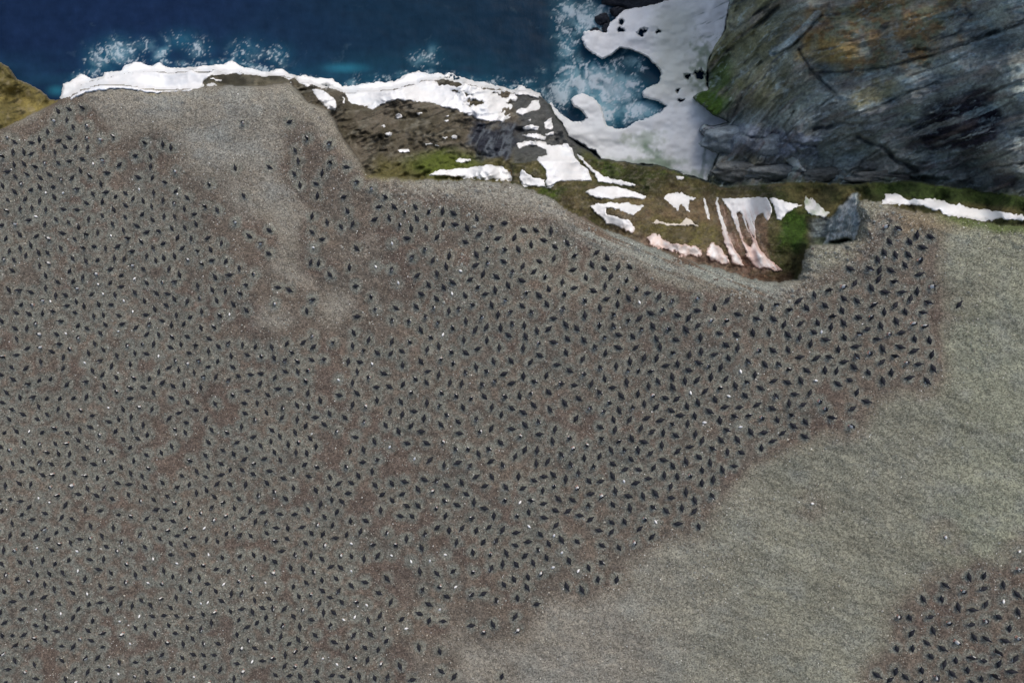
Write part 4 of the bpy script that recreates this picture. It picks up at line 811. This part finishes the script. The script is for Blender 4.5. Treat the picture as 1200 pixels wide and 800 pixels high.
link('penguin_flock', me, 'mass of black penguins nesting across the left and middle plateau', kind='stuff', group=None)

# ------------------------------------------------------------------ loose stones: rings round the nests and scatter over the plateau
def pebbles(name, u, v, r, colr, label, flat=0.6):
    z = zat(u, v); X, Y, Z_ = P(u, v, z); k = len(u)
    base = np.array([(1, 0, 0), (0, 1, 0), (-1, 0, 0), (0, -1, 0), (0, 0, 1), (0, 0, -1)], float)
    fc = np.array([(0, 1, 4), (1, 2, 4), (2, 3, 4), (3, 0, 4), (1, 0, 5), (2, 1, 5), (3, 2, 5), (0, 3, 5)])
    j = base[None]*(1+rng.uniform(-.35, .35, (k, 6, 3)))*r[:, None, None]*np.array([1, 0.8, flat])
    a = rng.uniform(0, 6.28, k); c, s_ = np.cos(a)[:, None], np.sin(a)[:, None]
    tilt = rng.normal(0, 0.35, (k, 1))
    x = j[..., 0]*c-j[..., 1]*s_; y = j[..., 0]*s_+j[..., 1]*c; zz = j[..., 2]+x*tilt
    vv = np.stack([x+X[:, None], y+Y[:, None], zz+Z_[:, None]+r[:, None]*0.1], -1).reshape(-1, 3)
    ff = (fc[None]+6*np.arange(k)[:, None, None]).reshape(-1, 3)
    me = make_mesh(name, vv, ff, [M_pebble], np.repeat(colr, 6, 0), smooth=False)
    return link(name, me, label, kind='stuff')
m_ = 30; k = n*m_
a = rng.uniform(0, 2*math.pi, (n, m_)); rr = np.abs(rng.normal(6.2, 1.9, (n, m_)))+0.5
pu = (DX[:, None]+rr*np.cos(a)).ravel(); pv_ = (DY[:, None]+rr*np.sin(a)).ravel()
g = rng.random(k); vis = rng.uniform(0.6, 1.15, k)
base_c = np.where((g < 0.55)[:, None], lin(152, 160, 150)[None], np.where((g < 0.85)[:, None], lin(122, 116, 106)[None], lin(170, 168, 150)[None]))
okp = (pu > -115) & (pu < 1300) & (pv_ > 60) & (pv_ < 890)
okp &= (sd(PLATEAU, pu, pv_) > 3)
pebbles('nest_stones', pu[okp], pv_[okp], rng.uniform(0.018, 0.042, k)[okp], (base_c*vis[:, None]*0.86)[okp], 'rings of grey stones round the penguin nests')
k = 150000
pu = rng.uniform(-18, 1218, k); pv_ = rng.uniform(95, 818, k)
dp = np.concatenate([sd(PLATEAU, pu[i:i+50000], pv_[i:i+50000]) for i in range(0, k, 50000)])
dens_at = zat(pu, pv_, den)
clump = fbm(pu/26, pv_/20, 3, 4)
upper = np.clip(1-(pv_-100)/330, 0, 1)*(pu < 980)
pr = 0.30+0.35*clump+0.45*upper+0.35*sstep(60, 10, dp)-0.22*(pu > 900)*(dens_at < 0.1)
ok = (dp > 1.5) & (rng.random(k) < np.clip(pr, 0.05, 1))
pu, pv_ = pu[ok], pv_[ok]; k = len(pu); g = rng.random(k)
rad = 0.018+0.034*rng.random(k)**2+0.03*(rng.random(k) < 0.02)
base_c = np.where((g < 0.5)[:, None], lin(158, 156, 146)[None], np.where((g < 0.8)[:, None], lin(106, 98, 86)[None], np.where((g < 0.97)[:, None], lin(180, 176, 162)[None], lin(226, 226, 220)[None])))
pebbles('gravel', pu, pv_, rad, base_c*rng.uniform(0.75, 1.3, k)[:, None]*0.95, 'loose grey and pale stones scattered on the plateau')
print('stones', k)
k = 60000
pu = rng.uniform(-18, 1218, k); pv_ = rng.uniform(98, 818, k)
dp = np.concatenate([sd(PLATEAU, pu[i:i+30000], pv_[i:i+30000]) for i in range(0, k, 30000)])
cl2 = fbm(pu/30, pv_/22, 6, 4)
pr = sstep(45, 6, dp)*sstep(425, 520, pu)*0.55*(pu < 1075)+0.35*np.exp(-(((pu-830)/70)**2+((pv_-640)/45)**2))+0.16*np.exp(-(((pu-730)/90)**2+((pv_-700)/50)**2))+0.32*sstep(0.0, 0.5, cl2)*(pu < 560)*(pu > 120)*(pv_ < 420)+0.12*sstep(70, 20, np.hypot(pu-1030, pv_-260))+0.02
ok = (dp > 3) & (rng.random(k) < pr); pu, pv_ = pu[ok], pv_[ok]; k = len(pu); g = rng.random(k)
rad = 0.035+0.05*rng.random(k)**3+(rng.random(k) < 0.25)*(pv_ < 360)*(pu > 430)*rng.uniform(0.0, 0.09, k)
base_c = np.where((g < 0.6)[:, None], lin(150, 152, 144)[None], np.where((g < 0.8)[:, None], lin(104, 96, 88)[None], lin(176, 172, 158)[None]))
pebbles('rubble', pu, pv_, rad, base_c*rng.uniform(0.75, 1.25, k)[:, None]*0.9, 'larger broken stones strewn along the plateau rim', flat=0.5)
